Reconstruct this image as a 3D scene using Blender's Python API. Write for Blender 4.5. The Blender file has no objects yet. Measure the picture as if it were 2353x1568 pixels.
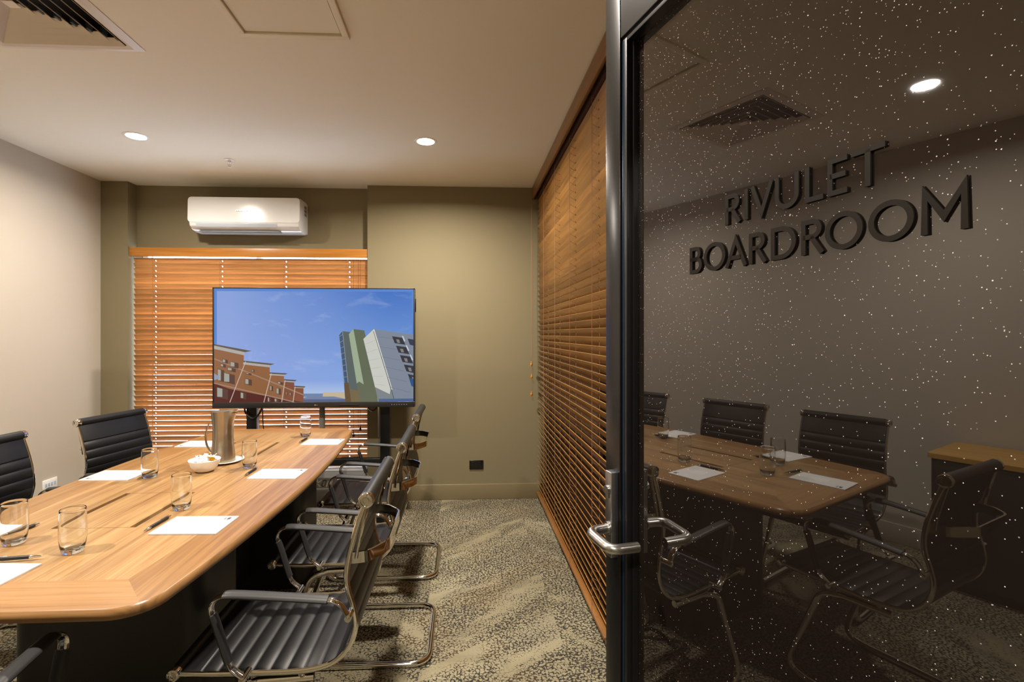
import bpy, bmesh, math, random
from mathutils import Vector, Matrix
random.seed(7)
PI = math.pi
SC = bpy.context.scene
COL = SC.collection

# ------------------------------------------------------------------ camera
cam_d = bpy.data.cameras.new('camera')
cam = bpy.data.objects.new('camera', cam_d); COL.objects.link(cam)
cam.location = (0, 0, 1.374)
cam.rotation_euler = (math.radians(90), 0, math.radians(-2.885))
cam_d.sensor_fit = 'HORIZONTAL'; cam_d.sensor_width = 36.0
cam_d.lens = 1131.0 / 2353.0 * 36.0
cam_d.shift_x = (1176.5 - 1122.0) / 2353.0
cam_d.shift_y = -(784.0 - 768.0) / 2353.0
cam_d.clip_start = 0.02; cam_d.clip_end = 60
SC.camera = cam

# ------------------------------------------------------------------ world (daylight outside the blinds)
w = bpy.data.worlds.new('world'); SC.world = w; w.use_nodes = True
bg = w.node_tree.nodes['Background']
bg.inputs['Color'].default_value = (0.72, 0.82, 1.0, 1)
bg.inputs['Strength'].default_value = 11.0

# ------------------------------------------------------------------ exposure
vs = SC.view_settings
vs.view_transform = 'Standard'; vs.look = 'None'; vs.gamma = 1.0; vs.exposure = 0.22
vs.use_curve_mapping = False

LIGHT_W = (25.0, 25.0, 16.0, 16.0)          # ceiling downlights, two far ones then two near ones
LIGHT_C = (1.0, 0.90, 0.79)
DOWNLIGHTS = [(-2.024, 3.153), (-0.240, 3.146), (-2.0, 1.18), (-0.24, 1.18)]
H = 2.6

# ------------------------------------------------------------------ materials
def lin(c):
    return tuple(((v/255.0)/12.92 if v/255.0 <= 0.04045 else ((v/255.0+0.055)/1.055)**2.4) for v in c) + (1.0,)

def mat(name, rgb=(128, 128, 128), rough=0.5, metal=0.0, ior=1.45, spec=None, coat=0.0, trans=0.0, emit=None, es=0.0):
    m = bpy.data.materials.new(name); m.use_nodes = True
    b = m.node_tree.nodes['Principled BSDF']
    b.inputs['Base Color'].default_value = lin(rgb)
    b.inputs['Roughness'].default_value = rough
    b.inputs['Metallic'].default_value = metal
    b.inputs['IOR'].default_value = ior
    if coat: b.inputs['Coat Weight'].default_value = coat; b.inputs['Coat Roughness'].default_value = 0.1
    if trans: b.inputs['Transmission Weight'].default_value = trans
    if emit: b.inputs['Emission Color'].default_value = lin(emit); b.inputs['Emission Strength'].default_value = es
    return m

class N:
    """tiny node helper"""
    def __init__(s, m): s.m = m; s.t = m.node_tree; s.b = s.t.nodes['Principled BSDF']
    def new(s, ty, **k):
        n = s.t.nodes.new(ty)
        for a, v in k.items(): setattr(n, a, v)
        return n
    def link(s, a, b): s.t.links.new(a, b)
    def math(s, op, a, b=None, c=None):
        n = s.new('ShaderNodeMath', operation=op)
        for i, v in enumerate((a, b, c)):
            if v is None: continue
            if isinstance(v, (int, float)): n.inputs[i].default_value = v
            else: s.link(v, n.inputs[i])
        return n.outputs[0]
    def mix(s, f, a, b):
        n = s.new('ShaderNodeMix', data_type='RGBA')
        for sock, v in ((n.inputs[0], f), (n.inputs[6], a), (n.inputs[7], b)):
            if isinstance(v, (int, float)): sock.default_value = v
            elif isinstance(v, tuple): sock.default_value = v
            else: s.link(v, sock)
        return n.outputs[2]
    def obj(s): return s.new('ShaderNodeTexCoord').outputs['Object']
    def map(s, v, scale=(1, 1, 1), rot=(0, 0, 0), loc=(0, 0, 0)):
        n = s.new('ShaderNodeMapping'); s.link(v, n.inputs[0])
        n.inputs['Scale'].default_value = scale; n.inputs['Rotation'].default_value = rot; n.inputs['Location'].default_value = loc
        return n.outputs[0]
    def noise(s, v, scale=5, detail=3, rough=0.5, dist=0.0):
        n = s.new('ShaderNodeTexNoise'); s.link(v, n.inputs['Vector'])
        n.inputs['Scale'].default_value = scale; n.inputs['Detail'].default_value = detail
        n.inputs['Roughness'].default_value = rough; n.inputs['Distortion'].default_value = dist
        return n.outputs['Fac']
    def ramp(s, f, lo, hi, a=0.0, b=1.0):
        n = s.new('ShaderNodeMapRange'); s.link(f, n.inputs[0])
        for i, v in enumerate((lo, hi, a, b)): n.inputs[i+1].default_value = v
        return n.outputs[0]
    def sep(s, v):
        n = s.new('ShaderNodeSeparateXYZ'); s.link(v, n.inputs[0]); return n.outputs
    def bump(s, h, strength=0.3, dist=0.002):
        n = s.new('ShaderNodeBump'); n.inputs['Strength'].default_value = strength; n.inputs['Distance'].default_value = dist
        s.link(h, n.inputs['Height']); s.link(n.outputs[0], s.b.inputs['Normal'])

def wall_mat(name, rgb, rough=0.75):
    m = mat(name, rgb, rough); n = N(m)
    h = n.noise(n.obj(), 180, 2, 0.6)
    n.bump(h, 0.12, 0.001)
    return m

def wood_mat(name, c1, c2, axis, rough=0.35, plank=None, coat=0.0, fine=1.0):
    """grain runs along `axis`; optional boards of width `plank` side by side"""
    m = mat(name, c1, rough, coat=coat); n = N(m); o = n.obj()
    sc = [38.0*fine]*3; sc[axis] = 1.6*fine
    g = n.noise(n.map(o, tuple(sc)), 1.0, 5, 0.6, 0.3)
    sc2 = [150.0*fine]*3; sc2[axis] = 5.0*fine
    g2 = n.noise(n.map(o, tuple(sc2)), 1.0, 3, 0.6)
    f = n.math('ADD', n.math('MULTIPLY', g, 0.65), n.math('MULTIPLY', g2, 0.35))
    f = n.ramp(f, 0.36, 0.64)
    n.link(n.mix(f, lin(c1), lin(c2)), n.b.inputs['Base Color'])
    n.bump(g2, 0.05, 0.0005)
    return m

M = {}
M['left_wall'] = wall_mat('cream wall paint', (190, 182, 168))
M['back_wall'] = wall_mat('taupe wall paint', (126, 116, 88))
M['skirting'] = mat('taupe satin paint', (126, 114, 86), 0.35)
M['ceiling'] = wall_mat('ceiling paint', (232, 226, 210), 0.8)
M['corridor'] = wall_mat('corridor paint', (150, 142, 130))
M['white_plastic'] = mat('white plastic', (238, 238, 234), 0.22)
M['ac_white'] = mat('air conditioner plastic', (228, 230, 230), 0.16)
M['black_plastic'] = mat('black plastic', (20, 20, 20), 0.35)
M['metal_white'] = mat('white enamel', (216, 206, 194), 0.4)
M['dark_void'] = mat('dark cavity', (14, 14, 15), 0.8)
M['chrome'] = mat('chrome', (225, 222, 216), 0.07, 1.0)
M['steel'] = mat('brushed steel', (190, 188, 184), 0.28, 1.0)
M['lock_steel'] = mat('satin lock steel', (170, 172, 176), 0.3, 1.0)
M['frame_black'] = mat('black anodised frame', (22, 22, 23), 0.35)
M['frame_edge'] = mat('graphite frame edge', (17, 18, 18), 0.26)
M['paper'] = mat('white paper', (218, 217, 215), 0.7)
M['ink'] = mat('dark grey ink', (70, 72, 76), 0.6)
M['ink_light'] = mat('pale grey ink', (226, 226, 226), 0.65)
M['porcelain'] = mat('white porcelain', (244, 243, 240), 0.12, coat=0.5)
M['wrapper'] = mat('white sweet wrapper', (240, 240, 238), 0.3)
M['gold'] = mat('gold foil', (214, 160, 40), 0.25, 0.9)
M['pen_black'] = mat('pen barrel black', (28, 27, 28), 0.4)
M['glass'] = mat('clear glass', (250, 252, 252), 0.0, ior=1.45, trans=1.0)
M['box_grey'] = mat('grey fabric case', (158, 160, 160), 0.7)
M['white_print'] = mat('white print', (240, 240, 240), 0.5)
M['post_grey'] = mat('grey painted steel', (112, 108, 100), 0.4)
M['cord'] = mat('brown cord', (150, 108, 80), 0.7)
M['cord_dark'] = mat('dark cord', (80, 50, 40), 0.7)
M['charcoal'] = mat('charcoal laminate', (44, 43, 42), 0.42)
M['letter'] = mat('bronze letters', (26, 21, 15), 0.6, ior=1.2)
M['window_white'] = mat('white sill', (225, 225, 225), 0.4)

m = mat('black leather', (21, 21, 22), 0.42); n = N(m)
v_ = n.new('ShaderNodeTexVoronoi'); v_.inputs['Scale'].default_value = 700; n.link(n.obj(), v_.inputs['Vector'])
n.bump(v_.outputs['Distance'], 0.15, 0.0006); M['leather'] = m
m = mat('black leather arm wrap', (44, 44, 45), 0.45); M['arm_leather'] = m

# slats: varied tone from slat to slat
def slat_mat(name, axis, pitch, rough=0.32, c1=(216, 162, 104), c2=(184, 128, 76)):
    m = wood_mat(name, c1, c2, axis, rough); n = N(m)
    o = n.obj(); z = n.sep(o)[2]
    k = n.math('FLOOR', n.math('DIVIDE', z, pitch))
    wn = n.new('ShaderNodeTexWhiteNoise', noise_dimensions='1D'); n.link(k, wn.inputs['W'])
    base = n.b.inputs['Base Color'].links[0].from_socket
    hsv = n.new('ShaderNodeHueSaturation'); n.link(base, hsv.inputs['Color'])
    n.link(n.ramp(wn.outputs['Value'], 0, 1, 0.72, 1.2), hsv.inputs['Value'])
    n.link(hsv.outputs[0], n.b.inputs['Base Color'])
    return m
PITCH = 0.0415
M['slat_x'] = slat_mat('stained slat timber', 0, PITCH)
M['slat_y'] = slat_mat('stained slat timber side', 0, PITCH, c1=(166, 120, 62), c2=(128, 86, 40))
M['valance_x'] = wood_mat('valance timber', (190, 128, 52), (160, 100, 36), 0, 0.3)
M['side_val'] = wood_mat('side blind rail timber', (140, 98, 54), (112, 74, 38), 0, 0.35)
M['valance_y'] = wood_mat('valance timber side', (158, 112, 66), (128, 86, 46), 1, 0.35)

# carpet
def carpet():
    m = mat('patterned carpet', (150, 140, 110), 0.95); n = N(m); o = n.obj()
    xyz = n.sep(o)
    # herringbone columns: the brushed direction flips from one column of planks to the next
    colw = 0.62
    kx = n.math('FLOOR', n.math('DIVIDE', n.math('ADD', xyz[0], 0.18), colw))
    flip = n.math('MODULO', n.math('ABSOLUTE', kx), 2.0)
    ra = n.map(o, (1, 1, 1), (0, 0, math.radians(-35)))
    rb = n.map(o, (1, 1, 1), (0, 0, math.radians(35)))
    mv = n.new('ShaderNodeMix', data_type='VECTOR'); n.link(flip, mv.inputs[0]); n.link(ra, mv.inputs[4]); n.link(rb, mv.inputs[5])
    p = mv.outputs[1]
    streak = n.noise(n.map(p, (1.8, 6.5, 1)), 1.0, 4, 0.62, 0.3)
    # plank steps
    ps = n.sep(p)
    row = n.math('FLOOR', n.math('DIVIDE', ps[1], 0.25))
    wn = n.new('ShaderNodeTexWhiteNoise', noise_dimensions='1D'); n.link(n.math('ADD', row, n.math('MULTIPLY', kx, 13.0)), wn.inputs['W'])
    tone = n.math('ADD', n.math('MULTIPLY', streak, 0.8), n.math('MULTIPLY', wn.outputs['Value'], 0.2))
    # pebbles
    warp = n.new('ShaderNodeTexNoise'); warp.inputs['Scale'].default_value = 90; n.link(o, warp.inputs['Vector'])
    av = n.new('ShaderNodeVectorMath', operation='MULTIPLY_ADD')
    n.link(warp.outputs['Color'], av.inputs[0]); av.inputs[1].default_value = (0.016, 0.016, 0); n.link(o, av.inputs[2])
    vo = n.new('ShaderNodeTexVoronoi', feature='DISTANCE_TO_EDGE', voronoi_dimensions='2D'); vo.inputs['Scale'].default_value = 62
    n.link(av.outputs[0], vo.inputs['Vector'])
    thr = n.ramp(tone, 0.50, 0.66, 0.22, 0.0)          # crack width follows the streaks
    brk = n.noise(o, 75, 3, 0.65)
    width = n.math('MULTIPLY', thr, n.ramp(brk, 0.38, 0.62, 0.0, 1.75))
    crack = n.math('MULTIPLY', n.ramp(n.math('SUBTRACT', width, vo.outputs['Distance']), 0.0, 0.05), n.ramp(n.noise(o, 420, 2, 0.7), 0.25, 0.5, 0.65, 1.0))
    # fine salt and pepper zones
    sp = n.noise(o, 330, 2, 0.7)
    zone = n.ramp(n.noise(n.map(p, (1.3, 6.5, 1), loc=(4.3, 1.7, 0)), 1.0, 2, 0.5), 0.52, 0.62)
    pep = n.math('MULTIPLY', n.math('GREATER_THAN', sp, 0.52), zone)
    cvar = n.noise(n.map(p, (1.0, 3.5, 1), loc=(9, 2, 0)), 1.0, 2, 0.5)
    light = n.mix(n.ramp(cvar, 0.35, 0.65), lin((158, 151, 124)), lin((136, 128, 102)))
    light = n.mix(n.math('MULTIPLY', n.noise(o, 260, 2, 0.7), 0.35), light, lin((110, 98, 72)))
    darkc = n.mix(n.ramp(n.noise(o, 3.0, 1, 0.5), 0.5, 0.6), lin((42, 39, 34)), lin((62, 47, 30)))
    c = n.mix(n.math('MULTIPLY', pep, 0.55), light, lin((96, 92, 84)))
    c = n.mix(crack, c, darkc)
    n.link(c, n.b.inputs['Base Color'])
    n.bump(n.math('MULTIPLY', n.math('MINIMUM', vo.outputs['Distance'], 0.25), 4.0), 0.35, 0.004)
    return m
M['carpet'] = carpet()

# table veneer: pale boards inside, darker band following the boat-shaped edge
TB = dict(hw=0.505, bow=0.075, hl=1.09)
def table_mat():
    m = mat('table veneer', (190, 150, 96), 0.30, coat=0.12); n = N(m); o = n.obj(); s = n.sep(o)
    x, y = s[0], s[1]
    yn = n.math('DIVIDE', y, TB['hl'])
    hw = n.math('SUBTRACT', TB['hw']-0.145, n.math('MULTIPLY', n.math('MULTIPLY', yn, yn), TB['bow']))
    dx = n.math('SUBTRACT', n.math('ABSOLUTE', x), hw)
    dy = n.math('SUBTRACT', n.math('ABSOLUTE', y), TB['hl']-0.148)
    outside = n.math('GREATER_THAN', n.math('MAXIMUM', dx, dy), 0.0)
    endband = n.math('GREATER_THAN', dy, dx)
    def grain(scv, off):
        a = n.noise(n.map(o, scv, loc=off), 1.0, 5, 0.65, 0.25)
        b = n.noise(n.map(o, tuple(q*4 for q in scv), loc=off), 1.0, 3, 0.6)
        return n.math('ADD', n.math('MULTIPLY', a, 0.6), n.math('MULTIPLY', b, 0.4))
    gy = grain((34, 1.0, 10), (0, 0, 0)); gx = grain((1.0, 34, 10), (3, 5, 0))
    board = n.math('FLOOR', n.math('DIVIDE', n.math('ADD', x, n.math('MULTIPLY', n.math('FLOOR', n.math('DIVIDE', y, 1.3)), 0.04)), 0.085))
    wn = n.new('ShaderNodeTexWhiteNoise', noise_dimensions='1D'); n.link(board, wn.inputs['W'])
    fy = n.ramp(gy, 0.40, 0.62); fx = n.ramp(gx, 0.40, 0.62)
    inner = n.mix(fy, lin((172, 138, 93)), lin((138, 102, 63)))
    hsv = n.new('ShaderNodeHueSaturation'); n.link(inner, hsv.inputs['Color']); n.link(n.ramp(wn.outputs['Value'], 0, 1, 0.9, 1.08), hsv.inputs['Value'])
    inner = hsv.outputs[0]
    bs = n.mix(fy, lin((150, 112, 68)), lin((120, 86, 50)))
    be = n.mix(fx, lin((160, 121, 77)), lin((130, 92, 54)))
    border = n.mix(endband, bs, be)
    n.link(n.mix(outside, inner, border), n.b.inputs['Base Color'])
    return m
M['table'] = table_mat()

# dark back-painted glass with glitter
def door_glass():
    m = mat('dark glitter glass', (24, 19, 16), 0.015, ior=1.6, coat=1.0); n = N(m); o = n.obj()
    b = n.b; b.inputs['Coat Roughness'].default_value = 0.01; b.inputs['Coat IOR'].default_value = 1.55
    def flecks(scale, thr, gate):
        vo = n.new('ShaderNodeTexVoronoi', voronoi_dimensions='3D'); vo.inputs['Scale'].default_value = scale; n.link(o, vo.inputs['Vector'])
        near = n.math('LESS_THAN', vo.outputs['Distance'], thr)
        cs = n.new('ShaderNodeSeparateColor'); n.link(vo.outputs['Color'], cs.inputs[0])
        return n.math('MULTIPLY', near, n.math('LESS_THAN', cs.outputs[0], gate)), cs.outputs[1]
    z = n.sep(o)[2]
    dens = n.ramp(z, 1.25, 2.05, 0.06, 0.85)
    vo1, r1 = flecks(300, 0.16, 0.62)
    vo2, r2 = flecks(110, 0.075, 0.40)
    g1 = n.math('MULTIPLY', vo1, n.math('LESS_THAN', r1, dens))
    g2 = n.math('MULTIPLY', vo2, n.math('LESS_THAN', r2, dens))
    f = n.math('MAXIMUM', g1, g2)
    wn = n.noise(o, 140, 1, 0.5)
    n.link(n.mix(n.math('MULTIPLY', f, n.ramp(wn, 0.35, 0.65, 0.15, 0.8)), lin((24, 19, 16)), lin((250, 246, 238))), b.inputs['Base Color'])
    return m
M['door_glass'] = door_glass()

def emis(name, rgb, s=1.0):
    m = mat(name, (8, 8, 8), 0.25, emit=rgb, es=s); return m

# ------------------------------------------------------------------ mesh helpers
class MB:
    def __init__(s): s.v = []; s.f = []; s.mi = []
    def add(s, vs_, fs, mi=0):
        k = len(s.v); s.v += [tuple(p) for p in vs_]; s.f += [tuple(i+k for i in f) for f in fs]; s.mi += [mi]*len(fs); return s
    def box(s, x0, x1, y0, y1, z0, z1, mi=0, bev=0.0, mx=None):
        if bev <= 0:
            v = [(x, y, z) for z in (z0, z1) for y in (y0, y1) for x in (x0, x1)]
            f = [(0, 2, 3, 1), (4, 5, 7, 6), (0, 1, 5, 4), (2, 6, 7, 3), (0, 4, 6, 2), (1, 3, 7, 5)]
        else:
            bm = bmesh.new(); bmesh.ops.create_cube(bm, size=1)
            for q in bm.verts: q.co = Vector(((x0+x1)/2+q.co.x*(x1-x0), (y0+y1)/2+q.co.y*(y1-y0), (z0+z1)/2+q.co.z*(z1-z0)))
            bmesh.ops.bevel(bm, geom=bm.edges[:], offset=bev, segments=3, affect='EDGES', profile=0.5)
            v = [q.co[:] for q in bm.verts]; f = [tuple(q.index for q in fa.verts) for fa in bm.faces]; bm.free()
        if mx is not None: v = [mx @ Vector(p) for p in v]
        return s.add(v, f, mi)
    def prism(s, poly, z0, z1, mi=0, mx=None):
        n_ = len(poly)
        v = [(p[0], p[1], z0) for p in poly] + [(p[0], p[1], z1) for p in poly]
        f = [tuple(range(n_-1, -1, -1)), tuple(range(n_, 2*n_))] + [(i, (i+1) % n_, n_+(i+1) % n_, n_+i) for i in range(n_)]
        if mx is not None: v = [mx @ Vector(p) for p in v]
        return s.add(v, f, mi)
    def lathe(s, prof, seg=32, mi=0, mx=None, cap=True):
        v = []; f = []; n_ = len(prof)
        for k in range(seg):
            a = 2*PI*k/seg
            for r, z in prof: v.append((r*math.cos(a), r*math.sin(a), z))
        for k in range(seg):
            j = (k+1) % seg
            for i in range(n_-1): f.append((k*n_+i, j*n_+i, j*n_+i+1, k*n_+i+1))
        if cap:
            if prof[0][0] > 1e-5: f.append(tuple(k*n_ for k in range(seg))[::-1])
            if prof[-1][0] > 1e-5: f.append(tuple(k*n_+n_-1 for k in range(seg)))
        if mx is not None: v = [mx @ Vector(p) for p in v]
        return s.add(v, f, mi)
    def tube(s, path, r, seg=12, mi=0, closed=False, section=None, up=None):
        """sweep a circle (radius r) or a 2D section (list of (a,b)) along path"""
        P = [Vector(p) for p in path]; n_ = len(P)
        T = []
        for i in range(n_):
            if closed: t = P[(i+1) % n_]-P[i-1]
            else: t = P[min(i+1, n_-1)]-P[max(i-1, 0)]
            T.append(t.normalized())
        u = Vector(up) if up else (Vector((0, 0, 1)) if abs(T[0].z) < 0.9 else Vector((1, 0, 0)))
        sec = section or [(r*math.cos(2*PI*k/seg), r*math.sin(2*PI*k/seg)) for k in range(seg)]
        m_ = len(sec); v = []; f = []
        a = (u-T[0]*u.dot(T[0])).normalized()
        for i in range(n_):
            if up: a = (u-T[i]*u.dot(T[i])).normalized()
            else: a = (a-T[i]*a.dot(T[i])).normalized()
            b = T[i].cross(a)
            rr = r[i] if isinstance(r, (list, tuple)) else 1.0
            for q in sec:
                sc = rr if isinstance(r, (list, tuple)) else 1.0
                v.append(P[i]+a*q[0]*sc+b*q[1]*sc)
        for i in range(n_ if closed else n_-1):
            j = (i+1) % n_
            for k in range(m_):
                l = (k+1) % m_
                f.append((i*m_+k, i*m_+l, j*m_+l, j*m_+k))
        if not closed:
            f.append(tuple(range(m_))[::-1]); f.append(tuple((n_-1)*m_+k for k in range(m_)))
        return s.add(v, f, mi)
    def build(s, name, mats, parent=None, angle=35, flip=True):
        me = bpy.data.meshes.new(name)
        me.from_pydata([tuple(p) for p in s.v], [], s.f)
        for q in (mats if isinstance(mats, (list, tuple)) else [mats]): me.materials.append(q)
        for i, p in enumerate(me.polygons): p.material_index = s.mi[i]
        me.update()
        bm = bmesh.new(); bm.from_mesh(me); bmesh.ops.recalc_face_normals(bm, faces=bm.faces[:]); bm.to_mesh(me); bm.free()
        for p in me.polygons: p.use_smooth = True
        try: me.set_sharp_from_angle(angle=math.radians(angle))
        except Exception: pass
        o = bpy.data.objects.new(name, me); COL.objects.link(o)
        if parent is not None: o.parent = parent
        return o

def crom(pts, sub=8):
    P = [Vector(p) for p in pts]; out = []
    for i in range(len(P)-1):
        p0 = P[max(i-1, 0)]; p1 = P[i]; p2 = P[i+1]; p3 = P[min(i+2, len(P)-1)]
        for k in range(sub):
            t = k/sub
            out.append(0.5*((2*p1)+(-p0+p2)*t+(2*p0-5*p1+4*p2-p3)*t*t+(-p0+3*p1-3*p2+p3)*t**3))
    out.append(P[-1]); return out

def fillet(pts, r, seg=6, closed=False):
    """round the corners of a polyline"""
    P = [Vector(p) for p in pts]; out = []
    n_ = len(P)
    for i in range(n_):
        if not closed and i in (0, n_-1): out.append(P[i]); continue
        a = P[i-1]-P[i]; b = P[(i+1) % n_]-P[i]
        rr = r if not isinstance(r, (list, tuple)) else r[i]
        ang = a.angle(b); d = min(rr/max(math.tan(ang/2), 1e-3), a.length*0.49, b.length*0.49)
        s0 = P[i]+a.normalized()*d; s1 = P[i]+b.normalized()*d
        for k in range(seg+1):
            t = k/seg; out.append((1-t)**2*s0+2*t*(1-t)*P[i]+t*t*s1)
    return out

def tag(o, label, cat, group=None, kind=None):
    if label: o['label'] = label
    if cat: o['category'] = cat
    if group: o['group'] = group
    if kind: o['kind'] = kind
    return o
def thing(name, label, cat, loc=(0, 0, 0), rz=0.0, group=None):
    o = bpy.data.objects.new(name, None); COL.objects.link(o)
    o.location = loc; o.rotation_euler = (0, 0, rz); o.empty_display_size = 0.05
    return tag(o, label, cat, group)
def struct(o, label=None, cat=None):
    o['kind'] = 'structure'
    return tag(o, label, cat)
def copy_tree(o, parent=None):
    c = o.copy(); COL.objects.link(c)
    if parent is not None: c.parent = parent
    for ch in [q for q in list(bpy.data.objects) if q.parent == o]: copy_tree(ch, c)
    return c
def dup(o, label, loc, rz, group=None):
    c = copy_tree(o); c.location = loc; c.rotation_euler = (0, 0, rz); c['label'] = label
    if group: c['group'] = group
    return c

# ------------------------------------------------------------------ room shell
XL, XR, YB, YR = -2.90, 0.70, 4.10, 4.20
YF = 0.13                      # room face of the door wall
b = MB(); b.box(XL-0.15, 3.2, -2.0, 4.6, -0.08, 0.0)
struct(b.build('floor', M['carpet']), 'patterned taupe carpet with dark cracked lines', 'floor')
# ceiling slab
b = MB(); vx0, vx1, vy0, vy1 = -1.672-0.263, -1.672+0.263, 1.908-0.263, 1.908+0.263      # opening for the air vent
b.box(XL-0.15, vx0, -2.0, 4.6, H, H+0.1); b.box(vx1, 3.2, -2.0, 4.6, H, H+0.1)
b.box(vx0, vx1, -2.0, vy0, H, H+0.1); b.box(vx0, vx1, vy1, 4.6, H, H+0.1)
struct(b.build('ceiling', M['ceiling']), 'smooth cream painted ceiling', 'ceiling')
b = MB(); b.box(XL-0.12, XL, YF-0.12, 4.5, 0, H)
struct(b.build('wall_left', M['left_wall']), 'plain cream left wall', 'wall')
b = MB()
b.box(XL, -2.69, 4.09, 4.42, 0, H)                 # column
b.box(-0.79, XR+0.12, YB, 4.42, 0, H)              # pier
b.box(-2.69, -0.79, YR, 4.42, 2.085, H)             # over the window
b.box(-2.69, -0.79, YR, 4.42, 0, 0.255)            # below the window
struct(b.build('wall_back', M['back_wall']), 'taupe back wall with a recess for the window', 'wall')
b = MB()
b.box(XR, XR+0.1, YF-0.12, 1.2, 0, H)
b.box(XR, XR+0.1, 2.54, 4.2, 0, H)
b.box(XR, XR+0.1, 1.2, 2.54, 0, 0.72)
b.box(XR, XR+0.1, 1.2, 2.54, 1.7, H)
struct(b.build('wall_right', wood_mat('dark wall panel', (70, 52, 38), (52, 38, 28), 1, 0.6)), 'dark wall behind the long side blinds', 'wall')
b = MB()
b.box(XL, -0.42, YF-0.12, YF, 0, H)
b.box(0.585, XR, YF-0.12, YF, 0, H)
b.box(-0.42, 0.585, YF-0.12, YF, 2.2, H)
struct(b.build('wall_front', M['back_wall']), 'taupe wall with the doorway', 'wall')
# corridor outside the doorway
b = MB()
b.box(-1.6, 1.6, -1.7, -1.6, 0, H)
b.box(-1.7, -1.6, -1.7, YF-0.12, 0, H)
b.box(1.5, 1.6, -1.7, YF-0.12, 0, H)
b.box(0.82, 1.6, YF-0.12, YF-0.02, 0, H)
struct(b.build('wall_corridor', M['corridor']), 'grey corridor walls outside the doorway', 'wall')
# neighbouring space seen between the slats of the side blinds
b = MB(); b.box(1.9, 2.0, 0.6, 3.2, 0, H); b.box(0.8, 1.9, 3.1, 3.2, 0, H); b.box(0.8, 1.9, 0.6, 0.7, 0, H)
struct(b.build('wall_outer', wall_mat('pale blue render', (150, 170, 182))), 'pale wall of the space beyond the side window', 'wall')

# skirting boards
b = MB(); b.box(-0.79, XR, YB-0.014, YB, 0, 0.127, bev=0.003)
struct(b.build('baseboard_back', M['skirting']), 'painted skirting board on the back wall', 'baseboard')
b = MB(); b.box(XL, XL+0.014, 1.3, 4.09, 0, 0.127, bev=0.003)
struct(b.build('baseboard_left', M['left_wall']), 'painted skirting board on the left wall', 'baseboard')
b = MB(); b.box(-2.69, -0.79, YR-0.014, YR, 0, 0.127, bev=0.003)
struct(b.build('baseboard_recess', M['skirting']), 'painted skirting board inside the window recess', 'baseboard')

# window behind the back blinds
wr = bpy.data.objects.new('window_1', None); COL.objects.link(wr); wr.location = (-1.74, 4.3, 0.255)
struct(wr, 'window behind the slatted timber blinds', 'window')
b = MB()
for x in (-0.95, -0.02, 0.91): b.box(x, x+0.04, -0.02, 0.03, 0, 1.83)
b.box(-0.95, 0.95, -0.02, 0.03, 0, 0.045); b.box(-0.95, 0.95, -0.02, 0.03, 1.805, 1.83)
b.build('window_frame', M['window_white'], wr)
b = MB(); b.box(-0.93, 0.93, 0.0, 0.006, 0.03, 1.81); b.build('window_pane', M['glass'], wr)
b = MB(); b.box(-0.95, 0.95, -0.135, -0.02, -0.012, 0.006, bev=0.003); b.build('window_sill', M['window_white'], wr)
wr2 = bpy.data.objects.new('window_2', None); COL.objects.link(wr2); wr2.location = (XR+0.05, 1.87, 0.72)
struct(wr2, 'side window behind the nearest run of blinds', 'window')
b = MB()
for y in (-0.67, -0.02, 0.63): b.box(-0.02, 0.02, y, y+0.04, 0, 0.98)
b.box(-0.02, 0.02, -0.67, 0.67, 0, 0.04); b.box(-0.02, 0.02, -0.67, 0.67, 0.94, 0.98)
b.build('window_frame', M['frame_black'], wr2)
b = MB(); b.box(-0.003, 0.003, -0.65, 0.65, 0.02, 0.96); b.build('window_pane', M['glass'], wr2)

# ------------------------------------------------------------------ downlights
dl_labels = ['round ceiling downlight near the left wall, left of the sprinkler',
             'round ceiling downlight above the aisle, right of the sprinkler',
             'round ceiling downlight reflected high in the glass door',
             'round ceiling downlight above the near right chair, out of view']
def downlight():
    t = thing('ceiling_downlight', dl_labels[0], 'light')
    b = MB(); b.lathe([(0.055, 0.0), (0.055, -0.003), (0.062, -0.005), (0.070, -0.003), (0.072, 0.0)], 40, cap=False)
    b.build('trim_ring', M['white_plastic'], t)
    b = MB(); b.lathe([(0.0001, -0.0025), (0.055, -0.0025), (0.055, -0.0005), (0.0001, -0.0005)], 40, cap=False)
    b.build('lamp_lens', emis('lamp lens', (255, 244, 226), 30.0), t)
    return t
dl0 = downlight()
for i, (x, y) in enumerate(DOWNLIGHTS):
    o = dl0 if i == 0 else copy_tree(dl0)
    o['label'] = dl_labels[i]; o['group'] = 'ceiling downlights'; o.location = (x, y, H)
    ld = bpy.data.lights.new('downlight_lamp', 'AREA'); ld.shape = 'DISK'; ld.size = 0.10; ld.energy = LIGHT_W[i]
    ld.color = LIGHT_C; ld.spread = math.radians(165)
    lo = bpy.data.objects.new('lamp_light', ld); COL.objects.link(lo); lo.parent = o; lo.location = (0, 0, -0.008)
# added fill lamp in the unseen corridor (its light comes in through the doorway)
ld = bpy.data.lights.new('corridor_fill_lamp', 'AREA'); ld.shape = 'DISK'; ld.size = 0.3; ld.energy = 42; ld.color = (1.0, 0.92, 0.82)
t = thing('corridor_fill_light', 'added round fill light on the corridor ceiling, unseen behind the camera', 'light', (-0.3, -0.8, H))
b = MB(); b.lathe([(0.16, 0.0), (0.17, -0.01), (0.165, -0.02), (0.0001, -0.02)], 40, cap=False); b.build('diffuser', M['white_plastic'], t)
lo = bpy.data.objects.new('lamp_light', ld); COL.objects.link(lo); lo.parent = t; lo.location = (0, 0, -0.03)

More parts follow.
